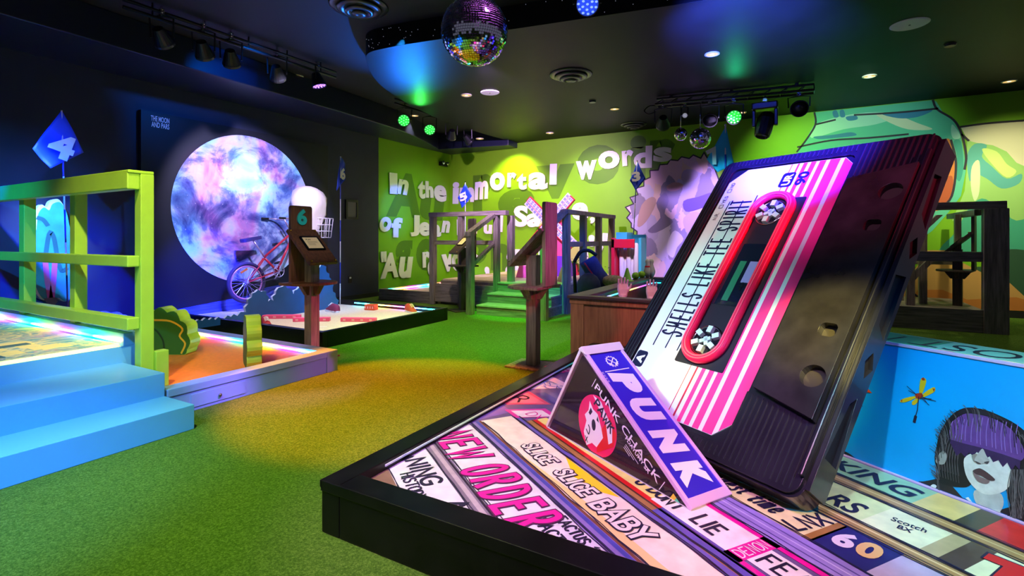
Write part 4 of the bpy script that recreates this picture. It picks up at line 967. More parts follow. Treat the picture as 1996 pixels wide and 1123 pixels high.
# =================================================================== WEATHERED STAIRS WITH FRAMES
t = thing('wooden_stairs', (-4.6, 8.3, 0), 'grey weathered wooden steps lit green in the middle of the room', 'stairs')
for i, y in enumerate((7.9, 8.28, 8.66)):
    s_ = MB().m(M_greyx).box(-5.2, -3.86, y, 8.84, .18 * i, .18 * (i + 1) - .03).build('step', t)
    MB().m(mat('tread_grey', '#a59a90', .35, var=.2, vs=10)).box(-5.2, -3.86, y - .02, 8.84, .18 * (i + 1) - .03, .18 * (i + 1)).build('tread', s_, bevel=.004)
t = thing('wooden_deck', (-5, 10.5, 0), 'raised wooden deck behind the green lit stairs', 'deck')
MB().m(M_greyx).box(-6.75, -3.89, 8.85, 12.1, 0, .5).build('deck_side', t)
MB().m(mat('deck_sand', '#cdb9a0', .8, var=.1, vs=20)).box(-6.7, -3.9, 8.86, 12.1, .5, .535).build('deck_top', t)
t = thing('low_wooden_platform', (-7.6, 10, 0), 'low dark edged platform with rainbow strip under the word Au', 'putting platform')
MB().m(M_greyx).box(-8.3, -6.78, 8.7, 8.8, 0, .25).build('front_rim', t, bevel=.005)
MB().m(M_beige).box(-8.3, -6.78, 8.8, 12.0, 0, .17).build('turf_surface', t)
MB().m(M_greyx).box(-8.4, -8.3, 8.7, 12.0, 0, .25).build('side_rim', t, bevel=.005)
MB().m(M_led_y).box(-8.29, -8.27, 8.85, 11.9, .2, .225).build('light_strip', t)
def frame_thing(label, parts, loc, nm='wooden_frame'):
    t = thing(nm, loc, label, 'railing')
    for n_, x0, x1, y0, y1, z0, z1 in parts: MB().m(M_greyx if n_ in ('top_rail', 'middle_rail', 'bottom_panel') and abs(x1 - x0) > abs(y1 - y0) else M_grey).box(x0, x1, y0, y1, z0, z1).build(n_, t, bevel=.005)
    return t
t = frame_thing('tall weathered wooden railing left of the stairs before the lime wall', [('top_rail', -6.9, -5.0, 8.62, 8.76, 1.86, 1.95), ('middle_rail', -6.8, -5.3, 8.68, 8.74, 1.27, 1.36), ('bottom_panel', -6.8, -5.3, 8.7, 8.74, .06, .45),
    ('post', -6.9, -6.78, 8.64, 8.76, 0, 1.86), ('post', -6.16, -6.06, 8.64, 8.76, 0, 1.86), ('post', -5.3, -5.2, 8.64, 8.76, 0, 1.86), ('post', -5.12, -5.0, 8.88, 9.0, .535, 1.86), ('post', -5.36, -5.24, 7.78, 7.9, 0, 1.5)], (-6, 8.7, 0), 'stair_railing')
def slope_rail(t, x0, x1, y0, z0, y1, z1, h, nm):
    f = Fr((x0, 0, 0), (0, 1, 0), (0, 0, 1), (1, 0, 0)); MB().m(M_grey).prism(f, [(y0, z0), (y1, z1), (y1, z1 + h), (y0, z0 + h)], 0, x1 - x0).build(nm, t, bevel=.004)
slope_rail(t, -5.36, -5.24, 7.76, 1.44, 8.75, 1.87, .08, 'sloping_rail'); slope_rail(t, -5.34, -5.26, 7.86, .86, 8.7, 1.28, .06, 'sloping_rail')
t = frame_thing('tall weathered wooden railing right of the stairs running toward the purple mural', [('top_rail', -3.88, -3.72, 8.7, 11.5, 1.86, 1.94), ('middle_rail', -3.84, -3.77, 8.8, 11.4, 1.24, 1.34),
    ('post', -3.86, -3.74, 8.74, 8.88, 0, 1.86), ('post', -3.86, -3.74, 9.6, 9.72, 0, 1.86), ('post', -3.86, -3.74, 10.5, 10.62, 0, 1.86), ('post', -3.86, -3.74, 11.38, 11.5, 0, 1.86), ('post', -3.86, -3.74, 7.8, 7.92, 0, 1.5)], (-3.8, 9.6, 0), 'stair_railing')
slope_rail(t, -3.86, -3.74, 7.78, 1.44, 8.75, 1.87, .08, 'sloping_rail')
b = frame_thing('dark wooden railing frame at the far right behind the blue box', [('top_rail', .95, 2.62, 10.0, 10.2, 1.84, 1.95), ('middle_rail', .95, 2.4, 10.06, 10.14, 1.05, 1.2), ('bottom_panel', .95, 2.45, 10.0, 10.1, 0, .34),
    ('post', 2.36, 2.64, 9.98, 10.12, 0, 1.84), ('post', .95, 1.07, 10.02, 10.14, 0, 1.84), ('post', 2.22, 2.3, 10.9, 11.0, .3, 1.8), ('post', 1.75, 1.86, 10.9, 11.0, .3, 1.7), ('post', 1.5, 1.6, 11.3, 11.4, .3, 1.7), ('middle_rail', 2.3, 2.38, 10.1, 11.9, 1.05, 1.18), ('middle_rail', 1.4, 2.4, 11.3, 11.38, .95, 1.05), ('top_rail', 2.3, 2.4, 10.2, 11.9, 1.75, 1.84)], (1.8, 10.1, 0), 'stair_railing')
f = Fr((0, 10.6, 0), (1, 0, 0), (0, 0, 1), (0, -1, 0)); bb = MB().m(M_grey)

for q_ in ([(1.55, 1.35), (1.63, 1.35), (2.0, 1.78), (1.92, 1.78)], [(1.55, .75), (1.63, .7), (1.9, 1.05), (1.8, 1.05)]): MB().m(M_grey).prism(f, q_, -.05, .05).build('diagonal_brace', b)
MB().m(M_grey).box(1.53, 1.64, 10.54, 10.66, .3, 1.5).build('post', b)
tag(MB().m(M_greyx).box(.95, 2.45, 10.12, 12.1, 0, .3).build('wooden_platform'), 'dark low wooden platform floor behind the far right frame', 'deck')

# =================================================================== WINDMILL BEHIND THE STAIRS
hubp = hy((1074, 434), 10.6); t = thing('windmill', (hubp.x, 10.8, .535), 'small red and white windmill with four crossed sails on the deck', 'windmill')
fw = Fr((hubp.x, 10.6, 0), (1, 0, 0), (0, 0, 1), (0, -1, 0))
b = MB().m(mat('mill_purple', '#7a38c0', .5)); b.prism(Fr((hubp.x, 11.0, 0), (1, 0, 0), (0, 0, 1), (0, -1, 0)), [(-.42, .535), (.42, .535), (.3, 1.0), (-.3, 1.0)], 0, .3)
b.m(M_pink).prism(Fr((hubp.x, 11.0, 0), (1, 0, 0), (0, 0, 1), (0, -1, 0)), [(-.3, 1.0), (.3, 1.0), (.2, 1.9), (0, 2.1), (-.2, 1.9)], 0, .3); b.build('tower', t)
for k in range(4):
    ang = math.radians(45 + 90 * k + 2); g = Fr(fw.p(0, hubp.z, .02), fw.ex * math.cos(ang) + fw.ey * math.sin(ang), fw.ey * math.cos(ang) - fw.ex * math.sin(ang), fw.n)
    s_ = MB().m(M_redp).box(.05, .78, -.11, .03, 0, .07, g).build('sail', t)
    MB().m(M_white).box(.12, .78, .03, .13, 0, .04, g).box(.1, .76, -.09, .02, .07, .073, g).build('sail_lattice', s_)
    bb = MB().m(mat('lattice_blue', '#8f9ad8', .5))
    for i in range(7):
        for j in range(2): bb.box(.15 + i * .09, .21 + i * .09, -.08 + j * .048, -.042 + j * .048, .0731, .0745, g)
        bb.box(.15 + i * .09, .21 + i * .09, .05, .11, .04, .042, g)
    bb.build('sail_windows', s_)
bb = MB().m(M_gold); bb.smooth = True; bb.ball(fw.p(0, hubp.z, .1), .07, 12); bb.tube([fw.p(0, hubp.z, -.15), fw.p(0, hubp.z, .1)], .03, 8); bb.build('hub', t)
for px_, col, lb in [((1016, 541), '#f070c0', 'pink tapered block beside the grey sign stand on the deck'), ((1116, 536), '#c02040', 'dark red tapered block beside the blue stair post'), ((1098, 548), '#e8d0a0', 'cream block on the deck behind the blue stair post')]:
    q = hz(px_, .54); f = Fr((q.x, q.y, .535), (1, 0, 0), (0, 0, 1), (0, -1, 0))
    tag(MB().m(mat('block_' + col[1:], col, .5)).prism(f, [(-.14, 0), (.14, 0), (.09, .26), (-.05, .28)], -.14, 0).build('toy_block', bevel=.008), lb, 'block', 'blocks on the deck')
for px_, lb in [((1122, 530), 'small leafy plant on the deck behind the blue stair post'), ((1176, 528), 'taller leafy plant standing on the floor beside the blue bag')]:
    q = hy(px_, 11.3 if px_[0] < 1150 else 9.4); q.x = min(q.x, -4.1) if px_[0] < 1150 else q.x; q.z = .535 if px_[0] < 1150 else 0.; PZ = q.z; t = thing('potted_plant', (q.x, q.y, PZ), lb, 'plant', 'leafy plants behind the stairs'); rnd = random.Random(9)
    MB().m(mat('pot_dark', '#403028', .6)).lathe([(.07, 0), (.09, .12), (.08, .12), (.001, .1)], (q.x, q.y, PZ), 14).build('pot', t)
    b = MB().m(mat('leaf_green', '#4c7a30', .6)); b.smooth = False
    for i in range(60):
        th = rnd.uniform(0, 2 * PI); r = rnd.uniform(.02, .16); h = rnd.uniform(.12, .42 if PZ else .85); c0 = Vector((q.x + r * math.cos(th), q.y + r * math.sin(th), PZ + h)); d = Vector((math.cos(th), math.sin(th), rnd.uniform(-.3, .8))).normalized(); s_ = d.cross(Vector((0, 0, 1))).normalized()
        b.add([c0 - d * .05, c0 + s_ * .022, c0 + d * .06, c0 - s_ * .022], [(0, 1, 2, 3)])
    b.build('foliage', t)

# =================================================================== BROWN TUB WITH HANDS
M_brown = wood('brown_panel', '#6a4432', '#94664a', axis='z'); M_brim = mat('dark_brown_rim', '#3a2a34', .35, var=.15, vs=5)
t = thing('wooden_tub', (-1, 7.2, 0), 'long brown panelled tub with dark rim behind the black stage', 'tub')
TX0, TX1, TY0, TY1 = -2.3, .55, 5.45, 8.75
MB().m(M_brown).box(TX0, TX1, TY0 + .02, TY0 + .08, 0, .69).build('front_panel', t)
MB().m(M_brown).box(TX0 + .01, TX0 + .08, TY0 + .08, TY1, 0, .69).build('side_panel', t)
MB().m(M_brown).box(TX0, TX0 + .16, TY0, TY0 + .03, 0, .66).build('corner_board', t, bevel=.004)
MB().m(M_brown).box(TX0 - .01, TX1, TY0 - .005, TY0 + .03, .655, .715).build('trim_board', t, bevel=.004)
b = MB().m(M_brim)
for x0, x1, y0, y1 in ((TX0 - .03, TX1, TY0 - .03, TY0 + .1), (TX0 - .03, TX0 + .18, TY0 + .1, TY1), (TX0 + .18, TX1, TY1 - .2, TY1)): b.box(x0, x1, y0, y1, .715, .75)
b.build('rim', t, bevel=.006)
MB().m(mat('tub_floor', '#5a3f58', .6, var=.2, vs=6)).box(TX0 + .08, TX1, TY0 + .08, TY1, 0, .42).build('tub_floor', t)
MB().m(mat('tub_wall', '#6a4868', .4)).box(TX0 + .08, TX1, TY1 - .08, TY1, .42, .715).build('back_panel', t)
MB().m(M_led_s).box(TX0 + .2, TX1, TY1 - .21, TY1 - .2, .66, .675).build('light_strip', t)
MB().m(M_led_s).box(TX0 + .181, TX0 + .19, TY0 + .3, TY1 - .2, .66, .675).build('light_strip', t)
M_hand = mat('white_rubber', '#e8d8ea', .5)
def hand_prop(px, ang, label, sc=1., lean=0.):
    q = hz(px, .72); base = Vector((q.x, q.y, .42)); ex = Vector((math.cos(ang), math.sin(ang), 0)); up = (Vector((0, 0, 1)) + ex * lean).normalized(); n = ex.cross(up)
    f = Fr(base, ex, up, n); z0 = .28
    b = MB().m(M_hand); b.smooth = True
    b.tube([f.p(0, -.0, 0), f.p(0, z0 * .6, 0), f.p(0, z0, 0)], [.036 * sc, .03 * sc, .034 * sc], 10)
    for i, x in enumerate((-.03, -.01, .01, .03)): b.tube([f.p(x * .7 * sc, z0 - .02, 0), f.p(x * sc, z0 + .05 * sc, .005), f.p(x * 1.15 * sc, z0 + .09 * sc, 0)], [.02 * sc, .022 * sc, .016 * sc], 8)
    for i, (x, l) in enumerate(((-.035, .062), (-.012, .08), (.012, .076), (.035, .055))):
        x *= sc; l *= sc; y0 = z0 + .085 * sc
        b.tube([f.p(x, y0, 0), f.p(x * 1.15, y0 + l * .5, .012), f.p(x * 1.2, y0 + l * .85, .022), f.p(x * 1.2, y0 + l, .03)], [.0105 * sc, .0098 * sc, .0088 * sc, .006 * sc], 8)
    b.tube([f.p(.03 * sc, z0 + .02 * sc, 0), f.p(.062 * sc, z0 + .06 * sc, .015), f.p(.075 * sc, z0 + .1 * sc, .025)], [.015 * sc, .012 * sc, .008 * sc], 8)
    o = b.build('reaching_hand'); tag(o, label, 'hand', 'white hands reaching out of the tub')
    rm = o.modifiers.new('skin', 'REMESH'); rm.mode = 'VOXEL'; rm.voxel_size = .0045; rm.use_smooth_shade = True
hand_prop((1214, 571), .5, 'white rubber hand with spread fingers nearest the left rim of the tub', 1.35)
hand_prop((1270, 576), .4, 'white rubber hand reaching up beside the slanted edge of the giant tape', 1.3)
hand_prop((1245, 583), .2, 'small white hand tipped over between the two upright hands', .9, 1.0)
# pins, cones and balls on the rims
for px_, lb in [((1262, 541), 'white skittle pin with a red band on the back rim of the tub'), ((1270, 541), 'plump white pin beside the red banded one on the tub rim')]:
    q = hz(px_, .75); q.y = min(q.y, 8.68); t = thing('skittle_pin', (q.x, q.y, .75), lb, 'pin', 'white pins on the tub rim')
    k = 1.25; b = MB().m(M_white); b.smooth = True; b.lathe([(.02 * k, 0), (.045 * k, .05 * k), (.05 * k, .09 * k), (.03 * k, .15 * k), (.022 * k, .18 * k), (.03 * k, .21 * k), (.022 * k, .24 * k), (.001, .25 * k)], q, 16); bd = b.build('body', t)
    if 'red' in lb.split('beside')[0]: MB().m(M_redp).lathe([(.0385 * k, .138 * k), (.034 * k, .148 * k), (.031 * k, .156 * k)], q, 16).build('band', t)
for px_, lb, kind in [((1222, 548), 'green plastic cone on the left rim of the tub', 0), ((1238, 544), 'lime green ball beside the green cone on the tub rim', 1), ((1248, 541), 'lime green ball nearest the back corner of the tub rim', 1)]:
    q = hz(px_, .75); q.x = max(min(q.x, -2.16), -2.3); b = MB().m(mat('lime_plastic', '#9be040', .4)); b.smooth = bool(kind)
    if kind: b.ball((q.x, q.y, .80), .06, 14)
    else: b.lathe([(.1, 0), (.1, .01), (.07, .012), (.015, .2), (.001, .2)], (q.x, q.y, .75), 16)
    tag(b.build('lime_ball' if kind else 'lime_cone'), lb, 'ball' if kind else 'cone', 'lime plastic pieces on the tub rim')
# red and cyan box of tall white tubes
c0 = hy((1198, 560), 9.2); c1 = hy((1213, 464), 9.2); c2 = hy((1250, 455), 9.2)
t = thing('tube_box', ((c0.x + c2.x) / 2, 9.2, 0), 'tall red and cyan open box holding white tubes behind the tub', 'box')
MB().m(M_redp).box(c0.x, c0.x + .06, 9.0, 9.5, 0, c1.z).box(c0.x, c1.x + .28, 9.0, 9.05, c1.z - .18, c1.z - .02).build('red_panel', t, bevel=.006)
MB().m(mat('cyan_board', '#48c8f0', .4)).box(c0.x + .08, c2.x, 9.5, 9.56, 0, c2.z - .02).box(c0.x + .06, c0.x + .26, 9.1, 9.5, c2.z - .12, c2.z + .02).box(c2.x - .05, c2.x, 9.2, 9.5, 0, c2.z - .08).build('cyan_panel', t, bevel=.006)
for i in range(5):
    b = MB().m(M_white); b.smooth = True; x = c0.x + .13 + i * (c2.x - c0.x - .2) / 4.5; zt = 1.28 + .12 * ((i * 7) % 3 - .5) * .6
    b.lathe([(.045, .0), (.045, zt - .03), (.03, zt), (.001, zt + .005)], (x, 9.22 + .05 * (i % 2), 0), 14); b.build('tube', t)
# blue bag leaning behind the tub
q = Vector((-3.2, 8.05, 0)); t = thing('golf_bag', q, 'dark blue bag with red piping leaning by the right wooden frame', 'bag')
M_denim = mat('bag_navy', '#22306e', .7, var=.2, vs=12)
f = Fr((q.x, q.y, 0), (.93, .37, 0), (0, 0, 1))
b = MB().m(M_denim); b.smooth = True
b.tube(smoothpts([tuple(f.p(.55, 0)), tuple(f.p(.48, .35)), tuple(f.p(.3, .7)), tuple(f.p(.1, 1.05))], 4), [.19] * 5 + [.17] * 4 + [.15] * 4, 16); b.build('body', t)
b = MB().m(M_blkmatte); b.smooth = True; b.tube(smoothpts([tuple(f.p(-.12, 1.0, .05)), tuple(f.p(-.02, 1.17, .06)), tuple(f.p(.12, 1.2, .06)), tuple(f.p(.25, 1.12, .05))], 4), .03, 8); b.tube([f.p(-.12, 1.0, .05), f.p(-.1, .5, .1)], .03, 8); b.build('strap', t)
b = MB().m(M_redp); b.smooth = True; b.tube(smoothpts([tuple(f.p(.05, 1.0, .16)), tuple(f.p(.25, .7, .19)), tuple(f.p(.42, .3, .2))], 5), .012, 6); b.build('piping', t)
b = MB().m(M_denim); b.smooth = True; b.ball(f.p(.12, .62, .2), .2, 16, (1, .8, 1.1)); b.build('pocket', t)
b = MB().m(mat('pouch_tan', '#a89a8c', .8, var=.4, vs=30)); b.smooth = True; b.ball(f.p(.52, .7, .16), .15, 14, (1.4, .8, .7)); b.build('pouch', t)

# =================================================================== LIGHTING RIG
def axis_m(o, d):
    d = Vector(d).normalized(); q = d.to_track_quat('Z', 'Y'); return Matrix.Translation(Vector(o)) @ q.to_matrix().to_4x4()
M_can = mat('fixture_black', '#17171b', .35, var=.1, vs=9)
def par_can(loc, aim, label, col=None, hang=.28, R_=.11, es=25, lamp=None, ledge=None):
    L0 = Vector(loc); d = (Vector(aim) - L0).normalized(); t = thing('par_can', L0 + Vector((0, 0, hang)), label, 'stage light', 'stage lights on the ceiling rig')
    side = d.cross(Vector((0, 0, 1))).normalized(); M_ = axis_m(L0, d)
    b = MB().m(M_can); b.smooth = False
    b.lathe([(.001, -.2), (R_ * .55, -.19), (R_ * .8, -.1), (R_, -.02), (R_ * 1.08, 0), (R_ * 1.08, .03), (R_ * .98, .03), (R_ * .96, .0)], M=M_, n=20); b.build('housing', t)
    b = MB().m(M_can); top = L0 - d * .08 + Vector((0, 0, hang * .7)); p0 = L0 - d * .06
    b.tube([p0 + side * R_ * 1.2, p0 + side * R_ * 1.25 + (top - p0) * .9, top + side * R_ * .4, top - side * R_ * .4, p0 - side * R_ * 1.25 + (top - p0) * .9, p0 - side * R_ * 1.2], .012, 6); b.build('yoke', t)
    b = MB().m(M_chrome); b.tube([top, top + Vector((0, 0, hang * .35))], .014, 8)
    for k in range(3): b.box(top.x - .03, top.x + .03, top.y - .022, top.y + .022, top.z + .01 + k * .035, top.z + .028 + k * .035)
    b.build('clamp', t)
    b = MB().m(mat('lens_dark', '#303038', .15) if col is None else mat('lens_glow_%d' % int(col[0] * 100 + col[1] * 10 + col[2] * 1000), col, .3, emit=col, es=es * .015)); b.smooth = True
    b.lathe([(.001, .012), (R_ * .97, .006)], M=M_, n=20); ln = b.build('lens', t)
    if col is not None:
        b = MB().m(mat('diode_%d' % int(col[0] * 100 + col[1] * 10 + col[2] * 1000), '#ffffff', .3, emit=tuple(.06 + .94 * c for c in col), es=es * .09)); b.smooth = True
        for rr, n in ((0, 1), (.45, 6), (.8, 11)):
            for i in range(n): th = 2 * PI * i / n + rr; b.ball(M_ @ Vector((R_ * rr * math.cos(th), R_ * rr * math.sin(th), .016)), R_ * .13, 8, (1, 1, .7))
        b.build('diodes', ln)
    if lamp: spot('par_beam', L0 + d * .05, aim, col if lamp[2] is None else lamp[2], lamp[0], lamp[1], .5, .06)
    return t
EYE = Vector((0, 0, 1.4))
kk = zm(280, 0, 3.992)
for i, (y, lb) in enumerate([(3.45, 'black stage light with a reddish lens at the near end of the left rail'), (3.95, 'black stage light second along the left rail from the near end'), (4.32, 'black stage light in the middle of the left rail above the moon'), (5.05, 'small black stage light on the left rail just before the amber downlight')]):
    par_can((-6.95, y, 3.86), (-8.6, 5.7 if i < 3 else 6.8, 1.8), lb, None, .36)
par_can((-6.87, 5.75, 3.92), (-6.0, 6.4, .0), 'stage light glowing purple at the far end of the left rail', (.35, .12, 1.), .3, .11, 14)
par_can((-7.08, 8.05, 3.82), (-3.5, 3.0, 2.4), 'green glowing stage light, the left one of the pair over the pillar', (.05, 1., .12), .36, .12, 14)
par_can((-7.05, 8.85, 3.78), (-4.5, 6.0, 1.4), 'green glowing stage light, the right one of the pair, tilted lower', (.05, 1., .12), .36, .12, 14)
par_can((-7.02, 9.6, 3.75), (-8.9, 11.5, 1.6), 'unlit black stage light right of the two green ones under the ceiling edge', None, .38)
par_can((-6.95, 10.25, 3.75), (-6.5, 12.2, 2.2), 'unlit black stage light nearest the green corner', None, .38)
q = Vector((0, 0, 1.4)) + ray(1145, 8) * 5.0
par_can(q, EYE + Vector((.3, 0, -.4)), 'bright blue stage light at the top beside the large mirror ball', (.04, .12, 1.), .4, .11, 16)
def rail(pts, label, loc, n=2, off=.09):
    t = thing('lighting_rail', loc, label, 'lighting rail', 'ceiling lighting rails'); a, c = Vector(pts[0]), Vector(pts[1])
    for k in range(n):
        b = MB().m(M_can); b.smooth = True; z = Vector((0, 0, off * k)); b.tube([a + z, c + z], .022, 10); b.build('pipe', t)
    for i in range(5):
        p = a.lerp(c, (i + .5) / 5); MB().m(M_can).tube([p, p + Vector((0, 0, 4.3 - p.z))], .012, 6).build('hanger_rod', t)
rail(((-6.95, 3.0, 4.13), (-6.87, 6.1, 4.13)), 'black pipe rail along the left ceiling edge holding the lights above the moon', (-6.9, 4.5, 4.13))
rail(((-7.1, 7.8, 4.12), (-7.0, 10.6, 4.12)), 'black pipe rail under the curved ceiling edge holding the green lights', (-7.05, 9.2, 4.12))
t = thing('lighting_truss', (-1.05, 9.7, 3.78), 'black ceiling truss hung with lights and small mirror balls before the lime wall', 'lighting truss')
A0, A1 = Vector((-2.3, 9.5, 3.84)), Vector((.2, 9.86, 3.84))
for dy, dz in ((-.12, 0), (.12, 0), (0, .12)):
    b = MB().m(M_can); b.smooth = True; b.tube([A0 + Vector((0, dy, dz)), A1 + Vector((0, dy, dz))], .022, 8); b.build('chord', t)
b = MB().m(M_can)
for i in range(11):
    p = A0.lerp(A1, i / 10); q = A0.lerp(A1, min(1, (i + .5) / 10)); b.tube([p + Vector((0, -.12, 0)), q + Vector((0, 0, .12)), p + Vector((0, .12, 0)), p + Vector((0, -.12, 0))], .009, 5)
b.build('lacing', t)
b = MB().m(M_can)
for i in (.1, .5, .9): p = A0.lerp(A1, i); b.tube([p + Vector((0, 0, .12)), p + Vector((0, 0, .158))], .03, 8)
b.build('ceiling_mounts', t)
b = MB().m(M_can); b.smooth = True; b.tube(smoothpts([tuple(A0), (-2.42, 9.45, 3.84), (-2.5, 9.4, 3.75), (-2.42, 9.4, 3.68), (-2.3, 9.45, 3.72)], 4), .012, 6); b.build('loose_cable', t)
def on_truss(px, drop): 
    s = (px - 1290) / (1572 - 1290); p = A0.lerp(A1, s); return Vector((p.x, p.y, p.z - drop))
par_can(on_truss(1303, .36), (-2.8, 12.2, 1.8), 'unlit black stage light at the left end of the truss beside the small mirror balls', None, .36, .12)
par_can(on_truss(1345, .22), EYE, 'tiny spotlight with a pale lens between the two small mirror balls', (.8, .8, 1.), .22, .045, 3)
par_can(on_truss(1392, .34), (-1.0, 6, 1.0), 'unlit black stage light just left of the green one on the truss', None, .34, .12)
par_can(on_truss(1436, .32), (-.3, 4.5, 1.7), 'bright green stage light in the middle of the truss', (.05, 1., .12), .32, .12, 16)
par_can(on_truss(1548, .26), (.5, 4, .3), 'unlit black stage light at the right end of the truss', None, .26, .13)
p = on_truss(1490, .1); t = thing('moving_head', p, 'large black moving head light hanging from the truss', 'stage light', 'stage lights on the ceiling rig')
b = MB().m(M_can); b.box(p.x - .2, p.x + .2, p.y - .12, p.y + .12, p.z - .14, p.z - .02); b.build('base', t, bevel=.02)
for sx in (-.2, .14): MB().m(M_can).box(p.x + sx, p.x + sx + .06, p.y - .06, p.y + .06, p.z - .42, p.z - .14).build('yoke_arm', t, bevel=.015)
b = MB().m(M_can); b.lathe([(.001, -.2), (.1, -.19), (.14, -.08), (.14, .1), (.12, .22), (.1, .24), (.09, .21), (.001, .2)], M=axis_m((p.x, p.y, p.z - .38), (-.2, -.25, -.95)), n=14); b.build('head', t)
b = MB().m(M_chrome)
for k in range(3): b.box(p.x - .03, p.x + .03, p.y - .02, p.y + .02, p.z - .02 + k * .035, p.z + .0 + k * .035)
b.build('clamp', t)
M_mir = mat('mirror_tile', '#eef0ff', .04, 1.)
def mirror_ball(c, R_, rows, top, label, n0):
    c = Vector(c); t = thing('mirror_ball', c, label, 'mirror ball', 'hanging mirror balls'); rnd = random.Random(rows)
    b = MB().m(mat('ball_core', '#1a1a20', .6)); b.smooth = True; b.ball(c, R_ * .975, 24); b.build('core', t)
    b = MB().m(M_mir)
    for i in range(rows):
        t0, t1 = PI * i / rows + .006, PI * (i + 1) / rows - .006; tm = (t0 + t1) / 2; n = max(5, int(n0 * math.sin(tm)))
        for k in range(n):
            p0, p1 = 2 * PI * (k + .06) / n, 2 * PI * (k + .94) / n
            S = lambda th, ph: Vector((math.sin(th) * math.cos(ph), math.sin(th) * math.sin(ph), math.cos(th)))
            q = [S(t0, p0), S(t1, p0), S(t1, p1), S(t0, p1)]; nn = (S(tm, (p0 + p1) / 2) + Vector((rnd.gauss(0, .035), rnd.gauss(0, .035), rnd.gauss(0, .035)))).normalized()
            mid = sum(q, Vector()) / 4
            pts = []
            for v in q: pts.append(c + (v - nn * (v - mid).dot(nn)) * R_)
            b.add(pts, [(0, 1, 2, 3)])
    b.build('mirror_tiles', t)
    b = MB().m(M_chrome); b.smooth = True; b.lathe([(.001, 0), (R_ * .12, 0), (R_ * .12, R_ * .12), (.001, R_ * .14)], c + Vector((0, 0, R_ * .98)), 12); b.tube([c + Vector((0, 0, R_)), Vector((c.x, c.y, top))], .006, 6); b.build('hanger', t)
    return t
mirror_ball(EYE + ray(925, 62) * 4.0, .262, 44, 4.3, 'large mirror ball hanging at the top of the room', 88)
p = on_truss(1327, 0); d = (p.y) / ray(1327, 262).y; q = EYE + ray(1327, 262) * d; mirror_ball(q, .115, 20, 3.82, 'smallest mirror ball, hanging left under the truss', 40)
p = on_truss(1365, 0); d = (p.y) / ray(1365, 270).y; q = EYE + ray(1365, 270) * d; mirror_ball(q, .185, 24, 3.82, 'middle sized mirror ball beside the smallest one under the truss', 48)

# =================================================================== BLACK STAGE WITH PRINTED TAPE SPINES
BA = math.radians(54.5); E1 = Vector((-math.sin(BA), math.cos(BA), 0)); E2 = Vector((math.cos(BA), math.sin(BA), 0)); ZZ = Vector((0, 0, 1))
SX0, SX1, SY0, SY1 = -1.99, 2.3, 1.68, 5.36
t = thing('black_stage', (0, 3.5, 0), 'low black rimmed stage printed with giant cassette tape spines', 'stage')
MB().m(M_blkmatte).box(SX0 + .05, SX1, SY0 + .05, SY1, 0, .198).build('core', t)
for nm, bx in (('left_rim', (SX0, SX0 + .12, SY0, SY1)), ('front_rim', (SX0 + .12, SX1, SY0, SY0 + .13)), ('back_rim', (SX0 + .12, SX1, SY1 - .1, SY1))):
    MB().m(M_blk).box(*bx, 0.0, .25).build(nm, t, bevel=.006)
b = MB().m(M_blk).box(SX0 - .006, SX0 + .01, SY0 - .006, SY1, .215, .25).box(SX0, SX1, SY0 - .006, SY0 + .01, .2, .25); b.build('edge_lip', t, bevel=.003)
MB().m(rainbow('led_stage_dim', (1, 1, 0), .5, .12, .2)).box(SX0 + .121, SX0 + .127, SY0 + .3, SY1 - .2, .222, .232).build('light_strip', t)
FS = Fr((0, 0, .2), -E1, E2)                                  # a runs toward the viewer's right, b away
def clip(poly):
    P_ = [(FS.p(a, v).x, FS.p(a, v).y) for a, v in poly]
    for ax, val, sg in ((0, SX0 + .03, 1), (0, SX1 - .01, -1), (1, SY0 + .03, 1), (1, SY1 - .03, -1)):
        out = []
        for i in range(len(P_)):
            p, q = P_[i - 1], P_[i]; ip, iq = (p[ax] - val) * sg >= 0, (q[ax] - val) * sg >= 0
            if ip != iq:
                u = (val - p[ax]) / (q[ax] - p[ax]); out.append((p[0] + (q[0] - p[0]) * u, p[1] + (q[1] - p[1]) * u))
            if iq: out.append(q)
        P_ = out
        if not P_: return None
    return P_
FW0 = Fr((0, 0, .2), (1, 0, 0), (0, 1, 0))
pr = MB()
def band(a0, a1, b0, b1, col, lv, sk0=0., sk1=0.):
    P_ = clip([(a0 + sk0, b0), (a1 + sk1, b0), (a1, b1), (a0, b1)])
    if P_ and len(P_) > 2: pr.m(mat('print_' + col[1:], col, .42, var=.12, vs=14, coat=.3)).poly(FW0, P_, .0006 * lv + .001)
CRM = '#f0e6ea'
band(-6, 6, -1, 6, '#6a5890', 0)
